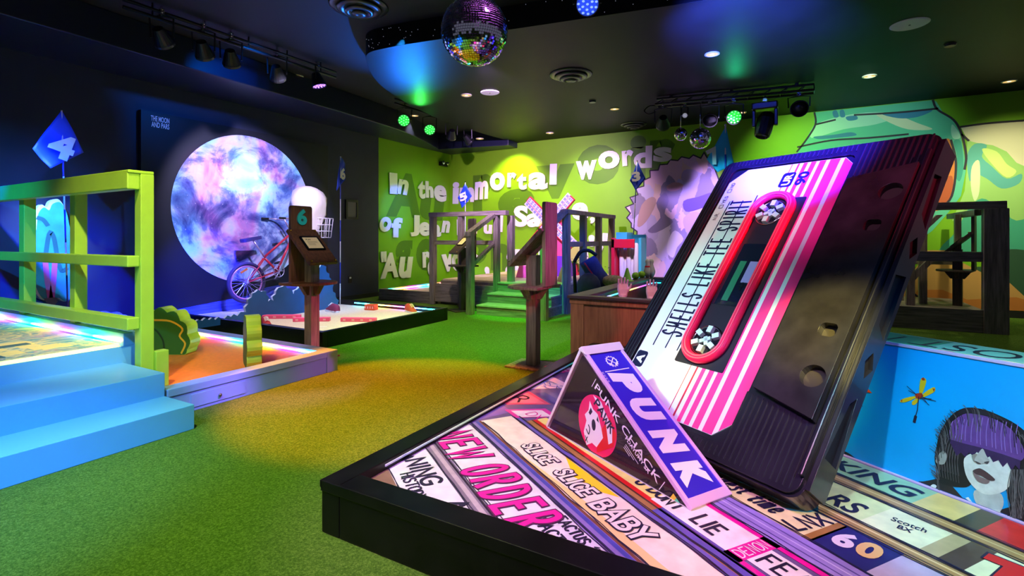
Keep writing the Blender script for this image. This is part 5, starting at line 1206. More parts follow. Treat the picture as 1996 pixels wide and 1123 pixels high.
for a0, a1, b0, b1, col, lv in [
    (-3.13, 1, .40, .545, '#7a5a52', 1), (-3.13, 1, .545, .79, '#cfc4dc', 1), (-3.13, 1, .79, .872, '#7a6884', 1), (-3.13, 1, .82, .845, '#b09ab0', 2), (-3.13, 1, .856, .868, '#2c2038', 2),
    (-3.13, 1, .876, 1.155, '#dacce2', 1), (-3.13, 1, 1.155, 1.23, '#8a70b8', 1), (-3.13, 1, 1.165, 1.178, '#2a2450', 2), (-3.13, 1, 1.2, 1.222, '#4a48a8', 2), (-3.13, 1, 1.225, 1.24, '#7a4838', 3),
    (-3.13, 1, 1.24, 1.46, '#f2dcd2', 1), (-3.13, 1, 1.46, 1.5, '#6858b0', 1), (-3.13, 1, 1.463, 1.47, '#3a2838', 2), (-3.0, 1, 1.5, 1.548, '#a87848', 1), (-3.0, 1, 1.545, 1.556, '#4a2c20', 2),
    (-3.0, -1.78, 1.556, 1.585, '#d01c20', 2), (-3.0, -1.7, 1.585, 1.66, '#ecdc84', 2), (-1.78, 1, 1.51, 1.585, '#5c50b0', 2), (-1.78, 1, 1.556, 1.562, '#2a2450', 3),
    (-1.86, -1.43, 1.575, 1.765, '#f0e8f0', 3), (-1.43, -1.355, 1.56, 1.79, '#e0189c', 4), (-1.355, .6, 1.6, 1.735, '#f2e8f2', 5), (-1.9, 1, 1.762, 1.79, '#e414a0', 4), (-1.43, 1, 1.56, 1.585, '#e414a0', 4),
    (-3.0, 1, 1.79, 1.925, '#9a86d8', 1), (-3.0, 1, 1.83, 1.836, '#5a48a0', 2), (-3.0, 1, 1.86, 1.866, '#cabcf0', 2), (-3.0, 1, 1.885, 1.892, '#5a48a0', 2),
    (-3.0, -1.37, 1.925, 2.16, '#efe2a4', 2), (-1.37, -1.33, 1.925, 2.16, '#a8783c', 3), (-1.34, -1.125, 1.925, 2.17, '#2c2670', 3), (-1.125, 1, 1.925, 2.16, '#c0b4dc', 2), (-1.0, -.9, 1.95, 2.14, '#e01878', 3),
    (-3.0, 1, 2.16, 2.245, '#b08850', 1), (-3.0, 1, 2.185, 2.192, '#4a3424', 2), (-3.0, 1, 2.215, 2.225, '#e8c890', 2), (-3.0, 1, 2.238, 2.248, '#3a2a20', 2),
    (-3.0, -1.33, 2.25, 2.5, '#d8dc9c', 2), (-1.34, -1.12, 2.25, 2.5, '#efe6b8', 3), (-1.12, -1.06, 2.25, 2.5, '#c0a878', 3), (-1.06, -.98, 2.25, 2.5, '#54402c', 3), (-.98, 1, 2.25, 2.5, '#efe8bc', 3),
    (-3.0, 1, 2.5, 2.6, '#b88c54', 1), (-3.0, 1, 2.52, 2.53, '#4a3020', 2), (-3.0, 1, 2.56, 2.566, '#e8cc94', 2), (-3.0, 1, 2.59, 2.6, '#3c2a1c', 2),
    (-3.0, -1.33, 2.605, 2.84, '#9cc49a', 2), (-1.33, -1.17, 2.605, 2.84, '#ecc878', 2), (-1.17, -1.09, 2.605, 2.84, '#4c4428', 2), (-1.09, 1, 2.605, 2.84, '#e02a22', 2)]:
    band(a0, a1, b0, b1, col, lv)
# scattered labels beyond the spine ends
for a0, a1, b0, b1, col, lv, sk in [(-3.62, -3.22, 1.53, 1.82, '#e05078', 3, -.14), (-3.58, -3.26, 1.56, 1.79, '#f07a98', 4, -.12), (-4.1, -3.5, 1.86, 2.2, '#ece4f0', 3, -.12), (-3.95, -3.62, 1.9, 2.12, '#b8d4f0', 4, -.1), (-4.5, -3.9, 2.2, 2.5, '#f0e4ee', 3, -.12), (-3.6, -3.2, .9, 1.5, '#7a60b8', 2, .1), (-3.45, -3.16, .9, 1.1, '#d4c8e8', 3, .0), (-3.16, -2.98, 1.47, 1.74, '#e23aa8', 4, -.1), (-3.14, -3.0, 1.5, 1.7, '#f2dcec', 5, -.08), (-3.3, -3.13, .6, 1.2, '#6a58a8', 2, 0), (-5, -4.2, 2.6, 3.4, '#40b8d8', 2, 0), (-4.8, -4.3, 2.0, 2.3, '#3c2c58', 2, 0), (-3.5, -3.1, 1.84, 1.92, '#4a3c90', 4, .0)]: band(a0, a1, b0, b1, col, lv, sk, sk)
pr.m(mat('print_ffd21c', '#ffd21c', .4)).poly(FS, [(-2.42, 1.458), (-2.2, 1.372), (-2.02, 1.4), (-1.93, 1.455)], .0022)
pr.m(mat('print_f6c88c', '#f6c88c', .4)).poly(FS, [(-2.62, 1.245), (-1.0, 1.245), (-1.0, 1.3), (-2.0, 1.29)], .002)
pr.build('printed_surface', t)
K = mat('ink_dark', '#221c38', .5); KP = mat('ink_plum', '#5a1c50', .5); MG = mat('ink_magenta', '#e01c98', .45); LT = mat('print_lilac', '#e8d8ec', .45); WH = mat('print_white', '#f4ecf4', .45); PKL = mat('print_pinkish', '#f0d8d8', .45)
b = MB()
C_ = .0055
hand(b, FS, 'NING', -2.735, .655, .1, [(K, .017)], c=C_, jit=.06, total=.33)
hand(b, FS, 'A', -2.8, .635, .06, [(K, .012)], c=C_)
hand(b, FS, 'HISTORY', -2.59, .585, .06, [(K, .009)], c=C_, jit=.05, total=.3)
hand(b, FS, 'A', -2.235, .665, .125, [(K, .02)], c=C_)
hand(b, FS, 'NEW', -3.02, .895, .2, [(KP, .046), (MG, .03)], c=C_, jit=.04, total=.45, slant=.1, gap=.22)
hand(b, FS, 'ORDER', -2.5, .89, .215, [(KP, .046), (MG, .03)], c=C_, jit=.04, total=.66, slant=.1, gap=.26)
hand(b, FS, 'FACTUS 17', -1.9, 1.09, .05, [(K, .009)], c=C_, jit=.05, total=.3)
hand(b, FS, 'FACTUS', -1.92, 1.0, .055, [(K, .009)], c=C_, jit=.05, total=.26)
hand(b, FS, 'SLICE', -2.65, 1.3, .088, [(K, .031), (PKL, .017)], c=C_, jit=.05, total=.29)
hand(b, FS, 'SLICE', -2.28, 1.3, .088, [(K, .031), (PKL, .017)], c=C_, jit=.05, total=.29)
hand(b, FS, 'BABY', -1.935, 1.295, .1, [(K, .036), (PKL, .02)], c=C_, jit=.05, total=.33)
hand(b, FS, 'U DONT', -2.02, 1.61, .07, [(K, .014)], c=C_, jit=.05, total=.3)
hand(b, FS, 'LIE', -1.65, 1.605, .085, [(K, .015)], c=C_, jit=.05, total=.14)
g = FS.sub(-1.366, 1.59, PI / 2); hand(b, g, 'DENON', 0, 0, .05, [(LT, .006)], c=C_, total=.17)
hand(b, FS, 'FEAC', -1.335, 1.625, .085, [(K, .013)], c=C_, jit=.05, total=.24)
hand(b, FS, 'ngest time', -1.9, 1.975, .105, [(K, .014)], c=C_, jit=.05, total=.38, slant=.15)
hand(b, FS, 'lo', -2.05, 1.975, .105, [(K, .014)], c=C_, jit=.05, slant=.15)
g = FS.sub(-1.4, 1.945, 1.42); hand(b, g, 'LNX', 0, 0, .08, [(K, .013)], c=C_, total=.2)
print_text(b.m(LT), FS.sub(-1.3, 1.985, .2), '6', 0, 0, .075, .13, bold=.05, c=C_); print_text(b.m(mat('print_sand', '#e8c080', .45)), FS.sub(-1.22, 2.0, .2), '0', 0, 0, .08, .13, bold=.05, c=C_)
print_text(b.m(K), FS.sub(-1.57, 2.275, 0), 'CARS', -.14, 0, .33, .13, bold=.02, shear=.1, c=C_)
g = FS.sub(-1.285, 2.375, .22); print_text(b.m(K), g, 'Scotch', 0, 0, .12, .04, bold=.01, c=C_); print_text(b.m(K), g, 'BX', .035, -.05, .05, .036, bold=.02, c=C_)
print_text(b.m(K), FS.sub(-1.75, 2.655, 0), 'KING', 0, 0, .4, .13, bold=.02, shear=.15, c=C_)
print_text(b.m(K), FS.sub(-.98, 2.28, .1), 'T', 0, 0, .2, .19, bold=.12, c=C_); print_text(b.m(mat('ink_red', '#e0241c', .45)), FS.sub(-.972, 2.288, .1), 'T', 0, 0, .184, .174, bold=.1, c=C_ + .001)
hand(b, FS.sub(-3.46, 1.6, .3), 'R', 0, 0, .13, [(K, .018)], c=C_)
hand(b, FS.sub(-4.2, 2.3, .1), 'USB', 0, 0, .1, [(MG, .022)], c=C_)
hand(b, FS.sub(-3.12, 1.56, .1), 'DX', 0, 0, .08, [(MG, .008)], c=C_)
rnd = random.Random(11)
bl = mat('ink_blue', '#3060d8', .5)
for i in range(26):
    a, v = -3.75 + rnd.uniform(-.16, .16), 2.03 + rnd.uniform(-.09, .09); th = rnd.uniform(-.6, .9); l = rnd.uniform(.05, .16)
    b.m(bl if i % 3 else K).ribbon(FS, [(a, v), (a + l * math.cos(th), v + l * math.sin(th))], .006, C_ + .00005 * i)
for b0 in (.545, .79, .876, 1.155, 1.24, 1.46, 1.5, 1.79, 1.925, 2.16, 2.25, 2.5, 2.605):
    for q in range(2):
        pts = [(-3.1 + i * .12, b0 + rnd.uniform(-.006, .006) + q * .008) for i in range(30)]
        pts = [p_ for p_ in pts if SX0 + .05 < FS.p(*p_).x < SX1 - .05 and SY0 + .05 < FS.p(*p_).y < SY1 - .05]
        if len(pts) < 3: continue
        b.m(K).ribbon(FS, smoothpts(pts, 2), .005, C_ - .0008 - .0001 * q)
b.build('printed_lettering', t)

# =================================================================== GIANT CASSETTE
W, L, T = 1.385, 2.158, .16
yaw = math.radians(58.83); phi = math.radians(51.61)
e1 = Vector((-math.sin(yaw), math.cos(yaw), 0)); e2 = Vector((math.cos(yaw), math.sin(yaw), 0)); up = e2 * math.cos(phi) + ZZ * math.sin(phi)
O = Vector((-.0099, 2.4476, .302)); FC = Fr(O + e1 * W, -e1, up)      # a from the left edge, b up the tape
t = thing('giant_cassette_tape', (.1, 2.9, .2), 'giant black cassette tape with pink striped label leaning back on the stage', 'cassette tape')
M_cas = mat('cassette_black', '#1a1a22', .28, var=.2, vs=5, coat=.2); M_rib = mat('cassette_rib', '#2a2d34', .25)
S = lambda s: W - s
b = MB().m(M_cas); b.prism(FC, rrect(0, W, 0, L, .07, 6), -T, -.02)
b.prism(FC, rrect(.012, W - .012, .012, L - .012, .065, 6), -.02, 0, [rrect(S(1.275), S(.41), .1, 2.065, .05, 5)])
b.prism(FC, rrect(S(1.28), S(.405), .095, 2.07, .05, 5), -.03, -.018); b.build('shell', t, bevel=.006)
b = MB().m(M_rib)
for i in range(12):
    s = .035 + i * .0305; b.box(S(s) - .004, S(s) + .004, 1.9 if i < 2 else 1.87, 2.135, 0, .006, FC); 
for i in range(30):
    s = .42 + i * .0295; b.box(S(s) - .003, S(s) + .003, 2.085, 2.14, 0, .005, FC)
for i in range(42):
    s = .05 + i * .03; b.box(S(s) - .0025, S(s) + .0025, .035, .085 if s > .41 else .4 - .06 * (1 - s / .4), 0, .004, FC)
for s in (1.3, 1.325, 1.35): b.box(S(s) - .004, S(s) + .004, .06, 2.1, 0, .006, FC)
b.build('ribs', t)
# label
LB = [(S(1.262), .235), (S(1.165), .125), (S(.505), .125), (S(.415), .222), (S(.412), 1.99), (S(.475), 2.055), (S(1.155), 2.055), (S(1.262), 1.94)]
b = MB().m(mat('label_cream', '#e9f2ec', .35)); b.prism(FC, LB, -.018, -.012); lb = b.build('label', t)
b = MB(); PKS = mat('label_pink', '#ff3d90', .35); RDS = mat('label_red', '#c22440', .35)
for s0, s1, m_ in [(.414, .478, PKS), (.505, .566, PKS), (.592, .632, PKS), (.655, .688, PKS), (.712, .738, PKS), (.765, .777, RDS), (.815, .82, RDS)]:
    tl = 2.054 - max(0, (.475 - s0)) * 1.0 if s0 < .43 else 2.054; 
    if s0 < .43: b.m(m_).poly(FC, [(S(s1), .155), (S(s0), .225), (S(s0), 1.99), (S(s1) , 2.054)], -.0115)
    else: b.m(m_).box(S(s1), S(s0), .127 if s0 > .5 else .16, 2.053, -.0119, -.0112, FC)
b.build('stripes', lb)
b = MB(); NV = mat('label_navy', '#16163c', .4)
for s in (1.165, 1.06, .965):
    b.m(NV).box(S(s) - .004, S(s) + .004, .53, 1.75 if s > 1 else (1.78 if s > 1.1 else 1.79), -.0115, -.0105, FC)
g = FC.sub(S(.99), .625, PI / 2); hand(b, g, 'SMELLS LIKE TEE SPIRIT', 0, 0, .155, [(NV, .0135)], c=-.0098, total=1.15, gap=.16)
b.m(NV).prism(FC, rrect(S(1.255), S(1.165), .36, .475, .02), -.0119, -.0105)
g = FC.sub(S(1.18), .385, PI / 2); print_text(b.m(mat('label_cream', '')), g, 'A', 0, 0, .065, .06, bold=.05, c=-.0098)
b.m(NV).prism(FC, rrect(S(.845), S(.755), 1.845, 1.975, .02), -.0105, -.0095)
g = FC.sub(S(.77), 1.86, PI / 2); print_text(b.m(mat('label_cream', '')), g, 'UR', 0, 0, .1, .055, bold=.04, c=-.009)
g = FC.sub(S(.66), 1.85, PI / 2); print_text(b.m(NV), g, '90', 0, 0, .12, .075, bold=.03, c=-.009)
g = FC.sub(S(1.205), 1.58, PI / 2); hand(b, g, 'N.R.', 0, 0, .026, [(NV, .004)], c=-.0098); 
for off, w_ in ((.11, 'YES'), (.26, 'NO')): b.m(NV).ribbon(g, [(off, 0), (off + .03, 0), (off + .03, .03), (off, .03)], .004, -.0098, True); hand(b, g, w_, off + .045, 0, .026, [(NV, .004)], c=-.0098)
b.build('lettering', lb)
b = MB().m(mat('window_plate', '#26242e', .3)); b.prism(FC, rrect(S(.945), S(.602), .464, 1.742, .01), -.0119, -.006); wp = b.build('window_plate', t)
def ringpath(r, c): 
    sc = .79; return [FC.p(x, y, c) for x, y in arc(S(sc), 1.63, r, 0, 180, 20) + arc(S(sc), .63, r, 180, 360, 20)]
b = MB().m(mat('ring_pink', '#f01c50', .3)); b.smooth = True; b.tube(ringpath(.128, .008), .028, 12, closed=True); rg = b.build('track_ring', t)
b = MB().m(mat('ring_ridge', '#ff5c74', .3)); b.smooth = True; b.tube(ringpath(.12, .034), .006, 6, closed=True); b.tube(ringpath(.136, .034), .005, 6, closed=True); b.build('ridges', rg)
M_reel = mat('reel_mint', '#c8f0dc', .4)
for tb in (1.615, .635):
    c_ = (S(.79), tb)
    b = MB().m(mat('reel_hole', '#20202a', .15, .3)); b.prism(FC, arc(*c_, .098, 0, 360, 36)[:-1], -.0058, -.0045); rl = b.build('reel', t)
    b = MB().m(M_chrome); b.smooth = True; b.tube([FC.p(x, y, .0) for x, y in arc(*c_, .095, 0, 360, 36)[:-1]], .007, 6, closed=True); b.build('rim', rl)
    b = MB().m(M_reel)
    for k in range(6):
        th = k * PI / 3 + .5; g = FC.sub(c_[0], c_[1], th); b.box(.045, .088, -.016, .016, -.004, .022, g)
    g = FC.sub(c_[0], c_[1], .5); b.box(-.04, .03, -.012, .012, -.004, .012, g); b.box(-.012, .012, -.04, .02, -.004, .012, g); b.build('teeth', rl)
b = MB().m(mat('window_glass', '#141a2c', .05, coat=1.)); b.prism(FC, rrect(S(.905), S(.685), .89, 1.36, .008), -.0058, -.003); wn = b.build('window', wp)
b = MB().m(mat('tape_green', '#2f7a5c', .3)); b.box(S(.83), S(.785), .92, 1.22, -.003, .0, FC); b.m(mat('tape_lilac', '#9a8ac8', .3)).box(S(.76), S(.7), 1.06, 1.22, -.003, .0, FC); b.build('tape_pack', wn)
b = MB().m(M_chrome); b.box(S(.76), S(.7), 1.03, 1.036, -.003, .003, FC); b.box(S(.74), S(.735), 1.0, 1.06, -.003, .004, FC); b.build('chrome_cross', wn)  # two thin chrome bars crossing in the window
# raised trapezoid with four holes
TR = [(S(.371), .42), (S(.044), .345), (S(.034), 1.89), (S(.369), 1.817)]
holes = [arc(S(.112), 1.69, .058, 0, 360, 24)[:-1], rrect(S(.132) - .04, S(.132) + .04, 1.42, 1.495, .025), rrect(S(.133) - .042, S(.133) + .042, .765, .84, .025), arc(S(.115), .548, .058, 0, 360, 24)[:-1]]
b = MB().m(mat('brushed_black', '#302e2e', .26, .25, var=.35, vs=6, stretch=(1, 1, 1))); b.prism(FC, TR, 0, .045, [h[::-1] for h in holes]); tz = b.build('head_plate', t, bevel=.004)
for h in holes: MB().m(mat('hole_floor', '#3c382c', .4)).poly(FC, h, .004).build('guide_hole', tz)
b = MB().m(M_cas); b.box(S(.0) - .026, S(0) - .006, .1, 2.0, 0, .03, FC); b.build('edge_rail', t, bevel=.006)
# side face with cut-outs
FSd = Fr(O, up, -FC.n, FC.ex)                                  # a up the tape, b toward the back
b = MB().m(M_cas); sh = [[(.22, .03), (.5, .06), (.55, .1), (.22, .14)], [(.65, .09), (.72, .05), (.79, .09), (.72, .135)], [(.88, .13), (.92, .05), (1.2, .03), (1.25, .12)], [(1.34, .09), (1.41, .045), (1.48, .09), (1.41, .135)], [(1.56, .13), (1.6, .05), (1.86, .03), (1.9, .1)]]
b.prism(FSd, [(.06, 0.012), (2.1, .012), (2.1, T - .005), (.06, T - .005)], 0, .022, [h[::-1] for h in sh]); sd = b.build('side_rail', t, bevel=.003)
b = MB().m(M_blkmatte)
for h in sh: b.poly(FSd, h, .001)
b.build('slots', sd)
b = MB().m(M_blk); pk = FC.p(W * .5, L * .62, -T); q = Vector((pk.x + e2.x * .35, pk.y + e2.y * .35, .2))
b.tube([pk, q], .03, 8); b.tube([FC.p(W * .5, L * .2, -T), q], .02, 8); b.build('support_leg', t)

# =================================================================== PUNK TENT SIGN
A_l = hz((1066, 834), .2); A_r = hz((1345, 997), .2); exT = (A_r - A_l).normalized(); FTN = Fr(A_l, exT, ZZ); Lb = (A_r - A_l).length
ap = FTN.hit((1133, 684)); DP = .27
t = thing('tent_sign', (A_l + A_r) / 2 - FTN.n * DP / 2, 'purple and clear tent shaped sign with large white PUNK lettering on the stage', 'sign')
M_pale = mat('frame_pale', '#e8d4de', .35); M_pv = mat('insert_violet', '#3c2cc8', .3, coat=.6)
dl = (Vector(ap)).normalized(); nl = Vector((-dl.y, dl.x)); dr = (Vector((Lb, 0)) - Vector(ap)).normalized(); nr = Vector((-dr.y, dr.x)); LL = Vector(ap).length; LR = (Vector((Lb, 0)) - Vector(ap)).length
th = .02
b = MB().m(M_pale); b.prism(FTN, [(0, 0), tuple(Vector((0, 0)) + nl * th), tuple(Vector(ap) + nl * th), ap], -DP, 0); b.build('left_panel', t, bevel=.003)
b = MB().m(M_pale); b.prism(FTN, [tuple(Vector(ap) + nl * th), tuple(Vector(ap) + nr * th + Vector((0, .012))), tuple(Vector(ap) + nr * th + dr * .05), ap], -DP - .01, .01); b.build('ridge_cap', t, bevel=.003)
FR_ = Fr(FTN.p(ap[0], ap[1], 0), FTN.ex * dr.x + FTN.ey * dr.y, -FTN.n)     # runs down the right slope, b toward the back
M_clear = mat('clear_edge', '#e4b8e8', .08, coat=1.)
b = MB().m(M_clear); b.prism(FR_, [(0, 0), (LR, 0), (LR, DP), (0, DP)], -.004, .02, [[(.045, .018), (.045, DP - .018), (LR - .045, DP - .018), (LR - .045, .018)]]); b.build('right_frame', t, bevel=.003)
b = MB().m(M_pv); b.prism(FR_, [(.04, .014), (LR - .04, .014), (LR - .04, DP - .014), (.04, DP - .014)], 0, .012); iv = b.build('violet_insert', t)
b = MB().m(WH)
for ch, x0, x1 in (('P', .2, .38), ('U', .4, .58), ('N', .605, .78), ('K', .8, .96)):
    k = LR / 1.03; print_text(b, FR_, ch, x0 * k, .055, (x1 - x0) * k * .93, DP - .105, bold=.09, shear=.18, c=.0135)
b.tube([FR_.p(.115 + .034 * math.cos(2 * PI * i / 24), DP * .52 + .034 * math.sin(2 * PI * i / 24), .013) for i in range(24)], .003, 5, closed=True)
for i in range(14): th_ = 2 * PI * i / 14; b.ribbon(FR_, [(.115 + .034 * math.cos(th_), DP * .52 + .034 * math.sin(th_)), (.115 + .04 * math.cos(th_), DP * .52 + .04 * math.sin(th_))], .005, .0135)
for sg in (1, -1): b.ribbon(FR_, [(.115 - .02, DP * .52 - .02 * sg), (.115 + .02, DP * .52 + .02 * sg)], .006, .0135); b.ribbon(FR_, [(.115 + .012, DP * .52 + .024 * sg), (.115 + .026, DP * .52 + .01 * sg)], .008, .0137)
b.ribbon(FR_, [(.178, .05), (.178, DP - .05)], .006, .0135)
for i in range(4): hand(b, FR_.sub(.165 + i * .02, .025, 0), '8W', 0, 0, .012, [(LT, .002)], c=.0135)
b.build('lettering', iv)
def tint():
    m, N, Lk, bs = nodes_of('tinted_acrylic'); bs.inputs['Base Color'].default_value = (.03, .015, .03, 1); bs.inputs['Roughness'].default_value = .06; bs.inputs['Alpha'].default_value = .72; return m
b = MB().m(tint()); b.prism(FTN, [(.02, .006), (Lb - .02, .006), tuple(Vector(ap) - Vector((0, .03)))], -.012, -.006); fp = b.build('front_pane', t)
def inside(p):   # keep graphics within the triangle
    return p
b = MB(); c0 = (.46, .17)
RDK = mat('print_hotpink', '#e81868', .4)
circ = []
for x, y in arc(.49, .17, .165, 0, 360, 40)[:-1]:
    s = ap[1] * (Lb - x) / (Lb - ap[0]) - .015; circ.append((x, max(.012, min(y, s))))
b.m(RDK).poly(FTN, circ, -.005); b.m(mat('print_red', '#e01c28', .4)).poly(FTN, [(.49, .02), (.63, .1), (.655, .17), (.6, .25), (.5, .12)], -.0046); b.build('pink_disc', fp)
b = MB().m(WH)
b.poly(FTN, [(.40, .03), (.375, .1), (.4, .17), (.385, .2), (.42, .235), (.43, .29), (.46, .25), (.5, .235), (.53, .17), (.545, .12), (.49, .05), (.45, .06)], -.004)
b.poly(FTN, [(.46, .33), (.5, .28), (.57, .2), (.59, .1), (.62, .12), (.62, .2), (.55, .28), (.53, .31)], -.004)
b.m(K).poly(FTN, arc(.465, .165, .018, 0, 360, 14, .032)[:-1], -.0036); b.poly(FTN, [(.42, .22), (.44, .255), (.455, .235), (.435, .21)], -.0036); b.poly(FTN, [(.49, .2), (.51, .19), (.5, .225)], -.0036)
b.ribbon(FTN, smoothpts([(.4, .12), (.42, .1), (.43, .13), (.42, .15)], 4), .008, -.0036); b.ribbon(FTN, [(.39, .05), (.41, .08)], .006, -.0036); b.ribbon(FTN, [(.41, .05), (.39, .08)], .006, -.0036)
b.build('spiky_white_figure', fp)
b = MB(); sl = math.atan2(dr.y, dr.x)
gp = FTN.sub(.482, .3, sl - .1); hand(b, gp, 'PAWK', 0, -.02, .045, [(K, .011)], c=-.0035, total=.19)
g = FTN.sub(ap[0] + dr.x * .2 - nr.x * .085, ap[1] + dr.y * .2 - nr.y * .085, sl); print_text(b.m(WH), g, 'PUNK CHACK', 0, 0, .58, .042, bold=.008, c=-.0035)
b.ribbon(g, [(-.02, -.01), (-.02, .05)], .004, -.0035); b.ribbon(g, [(.6, -.01), (.6, .05)], .004, -.0035)
g2 = FTN.sub(.72, .175, sl); print_text(b.m(WH), g2, 'PDAYUMY SA', 0, -.0, .2, .022, bold=.02, c=-.0035)
for i in range(3): b.ribbon(g2, [(.02, -.02 - i * .012), (.13 - .03 * i, -.02 - i * .012)], .003, -.0035)
b.build('white_lettering', fp)
b = MB()
for i, c_ in enumerate(('#f0d040', '#60d0a0', '#50a0f0', '#e07040')):
    g = FTN.sub(ap[0] + dr.x * .86 - nr.x * .05, ap[1] + dr.y * .86 - nr.y * .05, sl); b.m(mat('chip_' + c_[1:], c_, .4)).box(i * .022, i * .022 + .022, -.02, .02, -.0045, -.0035, g)
b.build('colour_chips', fp)
MB().m(mat('edge_dash', '#c8c0d0', .4)).box(0, Lb, -.0, .006, -DP, 0, FTN).build('base_strip', t)

# =================================================================== BLUE BOX WITH PORTRAIT
B2, BT, BH = 2.86, .34, .872
FX = Fr(E2 * B2, -E1, ZZ, -E2)
t = thing('blue_case', FX.p(-1.2, .2, -.17), 'large cyan blue case standing on edge with a painted portrait, behind the giant tape', 'display case')
b = MB().m(mat('case_blue', '#08a2f0', .35, var=.04, vs=3)); b.prism(FX, [(-2.7, .2), (.7, .2), (.7, BH - .015), (-2.7, BH - .015)], -BT, 0); b.build('body', t)
b = MB().m(M_clear); b.box(-2.7, .7, BH - .015, BH, -.012, .006, FX); b.box(-2.7, .7, .2, .21, 0, .012, FX); b.build('clear_edges', t, bevel=.002)
FTp = Fr(FX.p(0, BH - .014, 0), -E1, E2)
b = MB().m(mat('spine_mint', '#a8dcc0', .4)); b.box(-2.7, .7, .012, BT, 0, .006, FTp); sp_ = b.build('top_spine', t)
x_, _ = FX.hit((1990, 700)); b = MB().m(K); g = FTp.sub(x_ + .04, .27, PI); print_text(b, g, 'LOST I', 0, 0, .62, .19, bold=.0, c=.007)
b.m(mat('spine_dark', '#2c3c40', .4)).box(-2.7, .7, .012, .02, .006, .0075, FTp); b.m(mat('spine_green', '#38b080', .4)).box(-2.2, -1.42, .02, .32, .006, .0066, FTp); b.build('lettering', sp_)
zd = zm(1500, 640, 2.325)
def fx(*l): return [FX.hit(zd(*p)) for p in l]
pt = MB()
def pp(col, lst, c, sm=True, rough=.5):
    q = fx(*lst); q = smoothpts(q, 4, True) if sm else q
    q = [(a, min(max(v, .212), BH - .02)) for a, v in q]
    pt.m(mat('portrait_' + col[1:], col, rough, var=.12, vs=30)).poly(FX, q, c)
pp('#2a2226', [(650, 715), (720, 690), (800, 690), (900, 790), (1000, 830), (1153, 800), (1300, 860), (1300, 1000), (1150, 960), (900, 850), (760, 770)], .002)
pp('#1c181c', [(880, 362), (820, 400), (775, 470), (757, 540), (750, 600), (765, 650), (772, 700), (860, 720), (920, 700), (960, 560), (1040, 600), (1080, 760), (1120, 880), (1153, 900), (1230, 900), (1260, 700), (1220, 540), (1140, 450), (1050, 398), (960, 365)], .0026)
pp('#c8c2c4', [(930, 735), (1040, 742), (1062, 800), (1020, 850), (950, 815)], .0032)
pp('#e6dedc', [(884, 590), (930, 560), (965, 540), (1010, 578), (1088, 600), (1102, 650), (1086, 718), (1040, 748), (980, 752), (930, 722), (892, 664)], .0038)
pp('#6a3c8c', [(820, 455), (834, 420), (900, 384), (1000, 402), (1100, 460), (1155, 550), (1140, 600), (1060, 575), (960, 548), (880, 525), (812, 500)], .0046)
pp('#3a2050', [(812, 500), (880, 520), (960, 540), (1060, 570), (1140, 598), (1136, 642), (1116, 618), (1100, 648), (1080, 608), (1060, 628), (1040, 597), (1016, 606), (1000, 580), (984, 590), (974, 562), (957, 572), (942, 560), (926, 578), (906, 562), (890, 584), (870, 562), (850, 578), (836, 546)], .0052, False)
pp('#241c28', [(880, 365), (960, 368), (1050, 400), (1120, 450), (1060, 420), (960, 392), (880, 386), (830, 412)], .0056)
for i in range(14):
    x = 830 + i * 22 + (i * 37 % 11) - 5; pt.m(mat('portrait_9a70c8', '#9a70c8', .5)).ribbon(FX, smoothpts(fx((x + 10, 400 + abs(i - 5) * 4), (x, 440 + i * 4), (x - 6 + i, 490 + i * 6)), 3), .0025, .0058 + i * .00002)
for i in range(16):
    x = 765 + (i % 8) * 12; pt.m(mat('portrait_5a5054', '#5a5054', .5)).ribbon(FX, smoothpts(fx((x + 30, 480), (x + 5, 560 + i * 3), (x + 12, 640 + i * 4)), 3), .002, .0048 + i * .00002)
rnd = random.Random(21)
edge = [(760, 690), (748, 640), (752, 590), (750, 540), (760, 500), (775, 460), (795, 425), (820, 395), (850, 372), (890, 360), (960, 362), (1040, 392), (1110, 440), (1150, 490)]
for i in range(90):
    k_ = rnd.uniform(0, len(edge) - 1.01); e_ = Vector(edge[int(k_)]).lerp(Vector(edge[int(k_) + 1]), k_ % 1); o_ = Vector((rnd.uniform(-22, 6), rnd.uniform(-14, 6))); c_ = rnd.choice(('#2a2428', '#1c181c', '#4a4246', '#6a6064'))
    l_ = [tuple(e_ + o_), tuple(e_ + o_ * .2 + Vector((12, 18))), tuple(e_ + Vector((20, 60 + rnd.uniform(0, 50))))]
    pt.m(mat('portrait_' + c_[1:], c_, .5)).ribbon(FX, smoothpts(fx(*l_), 3), .0022, .0059 + i * .000004)
for i in range(40):
    x = 1096 + rnd.uniform(0, 60); c_ = rnd.choice(('#4a4246', '#6a6064', '#2a2428')); l_ = [(x, 640), (x + rnd.uniform(-20, 20), 740), (x + rnd.uniform(-20, 30), 860)]
    pt.m(mat('portrait_' + c_[1:], c_, .5)).ribbon(FX, smoothpts(fx(*l_), 3), .0025, .0052 + i * .000004)
pp('#9a8a84', [(920, 575), (945, 570), (948, 598), (930, 604)], .0056)
pp('#bdb2b0', [(968, 545), (945, 572), (932, 598), (955, 612), (1000, 605), (985, 575)], .006)
pp('#4a4044', [(934, 600), (950, 606), (962, 614), (945, 612)], .0064); pp('#4a4044', [(975, 606), (998, 602), (990, 614)], .0064)
pp('#54383c', [(924, 645), (948, 634), (968, 638), (1000, 660), (1026, 686), (1000, 688), (965, 668), (940, 660)], .0064)
pp('#8a6a6c', [(925, 652), (960, 672), (1000, 690), (985, 704), (945, 690)], .0062)
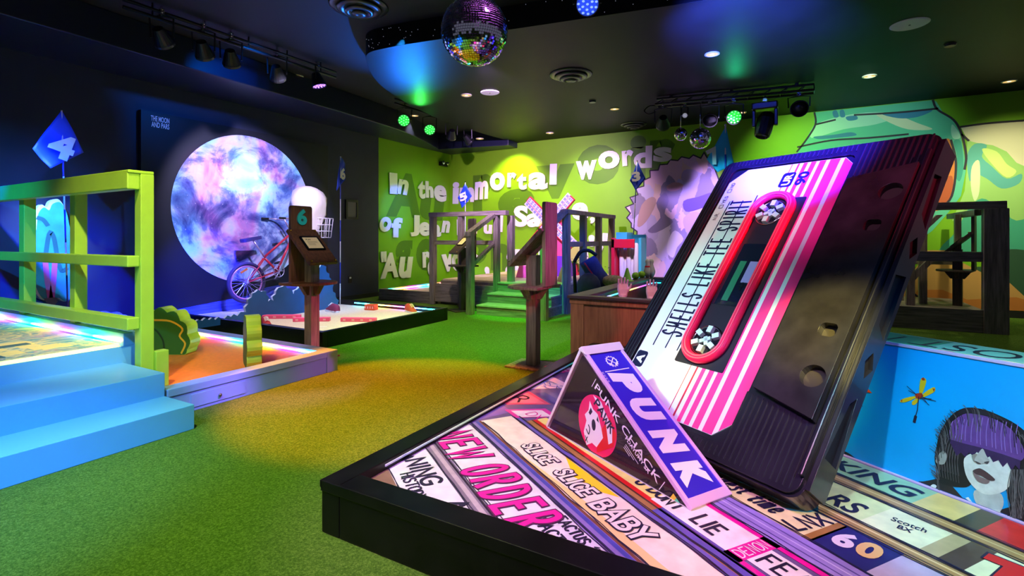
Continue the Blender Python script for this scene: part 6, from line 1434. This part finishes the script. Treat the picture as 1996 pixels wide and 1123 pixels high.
pp('#a09a98', [(790, 555), (806, 575), (796, 612), (770, 615), (755, 600), (770, 570)], .0054)
pp('#e8e0e0', [(890, 768), (904, 764), (922, 800), (906, 812)], .0054, False); pp('#e8e0e0', [(950, 798), (1000, 830), (985, 850), (940, 820)], .005, False); pp('#d8d0d0', [(1010, 835), (1045, 820), (1050, 845), (1025, 860)], .005, False)
pp('#f0eaea', [(732, 716), (745, 706), (760, 714), (750, 728)], .0054)
por = pt.build('portrait', t); pt = MB()
pp('#18161a', [(310, 590), (330, 555), (380, 580), (420, 628), (380, 640)], .003)
pt.build('painted_shoulder', t)
b = MB(); q = lambda *l: fx(*l)
DY = mat('dragonfly_yellow', '#e0b41c', .4); DR = mat('dragonfly_red', '#b8341c', .4)
for lst in [[(680, 305), (684, 240), (698, 224), (712, 240), (692, 300)], [(690, 303), (740, 268), (753, 274), (745, 290), (700, 312)], [(676, 306), (640, 310), (600, 322), (594, 334), (620, 334), (668, 314)], [(678, 312), (650, 330), (648, 346), (664, 344), (684, 318)]]: b.m(DY).poly(FX, smoothpts(q(*lst), 3, True), .003)
for lst in [[(690, 226), (700, 222), (708, 236), (694, 236)], [(740, 272), (752, 274), (746, 288)], [(596, 326), (604, 322), (602, 336)], [(660, 296), (690, 292), (700, 306), (680, 322), (664, 314)]]: b.m(DR).poly(FX, q(*lst), .0036)
for lst, w_ in [([(678, 310), (672, 370), (662, 405)], .004), ([(664, 400), (658, 424)], .012), ([(625, 262), (665, 298)], .003), ([(632, 282), (668, 300)], .003), ([(690, 310), (755, 330)], .003), ([(690, 314), (725, 348)], .003), ([(684, 316), (735, 320)], .003), ([(690, 300), (720, 345)], .002)]: b.m(K).ribbon(FX, q(*lst), w_, .004)
b.build('dragonfly', t)
for nm_, c_, l_ in (('orange_petal', '#d8501c', [(430, 268), (450, 276), (466, 294), (444, 290)]), ('dark_petal', '#3a2030', [(405, 325), (415, 335), (424, 356), (410, 345)])): MB().m(mat(nm_, c_, .4)).poly(FX, q(*l_), .003).build(nm_, t)
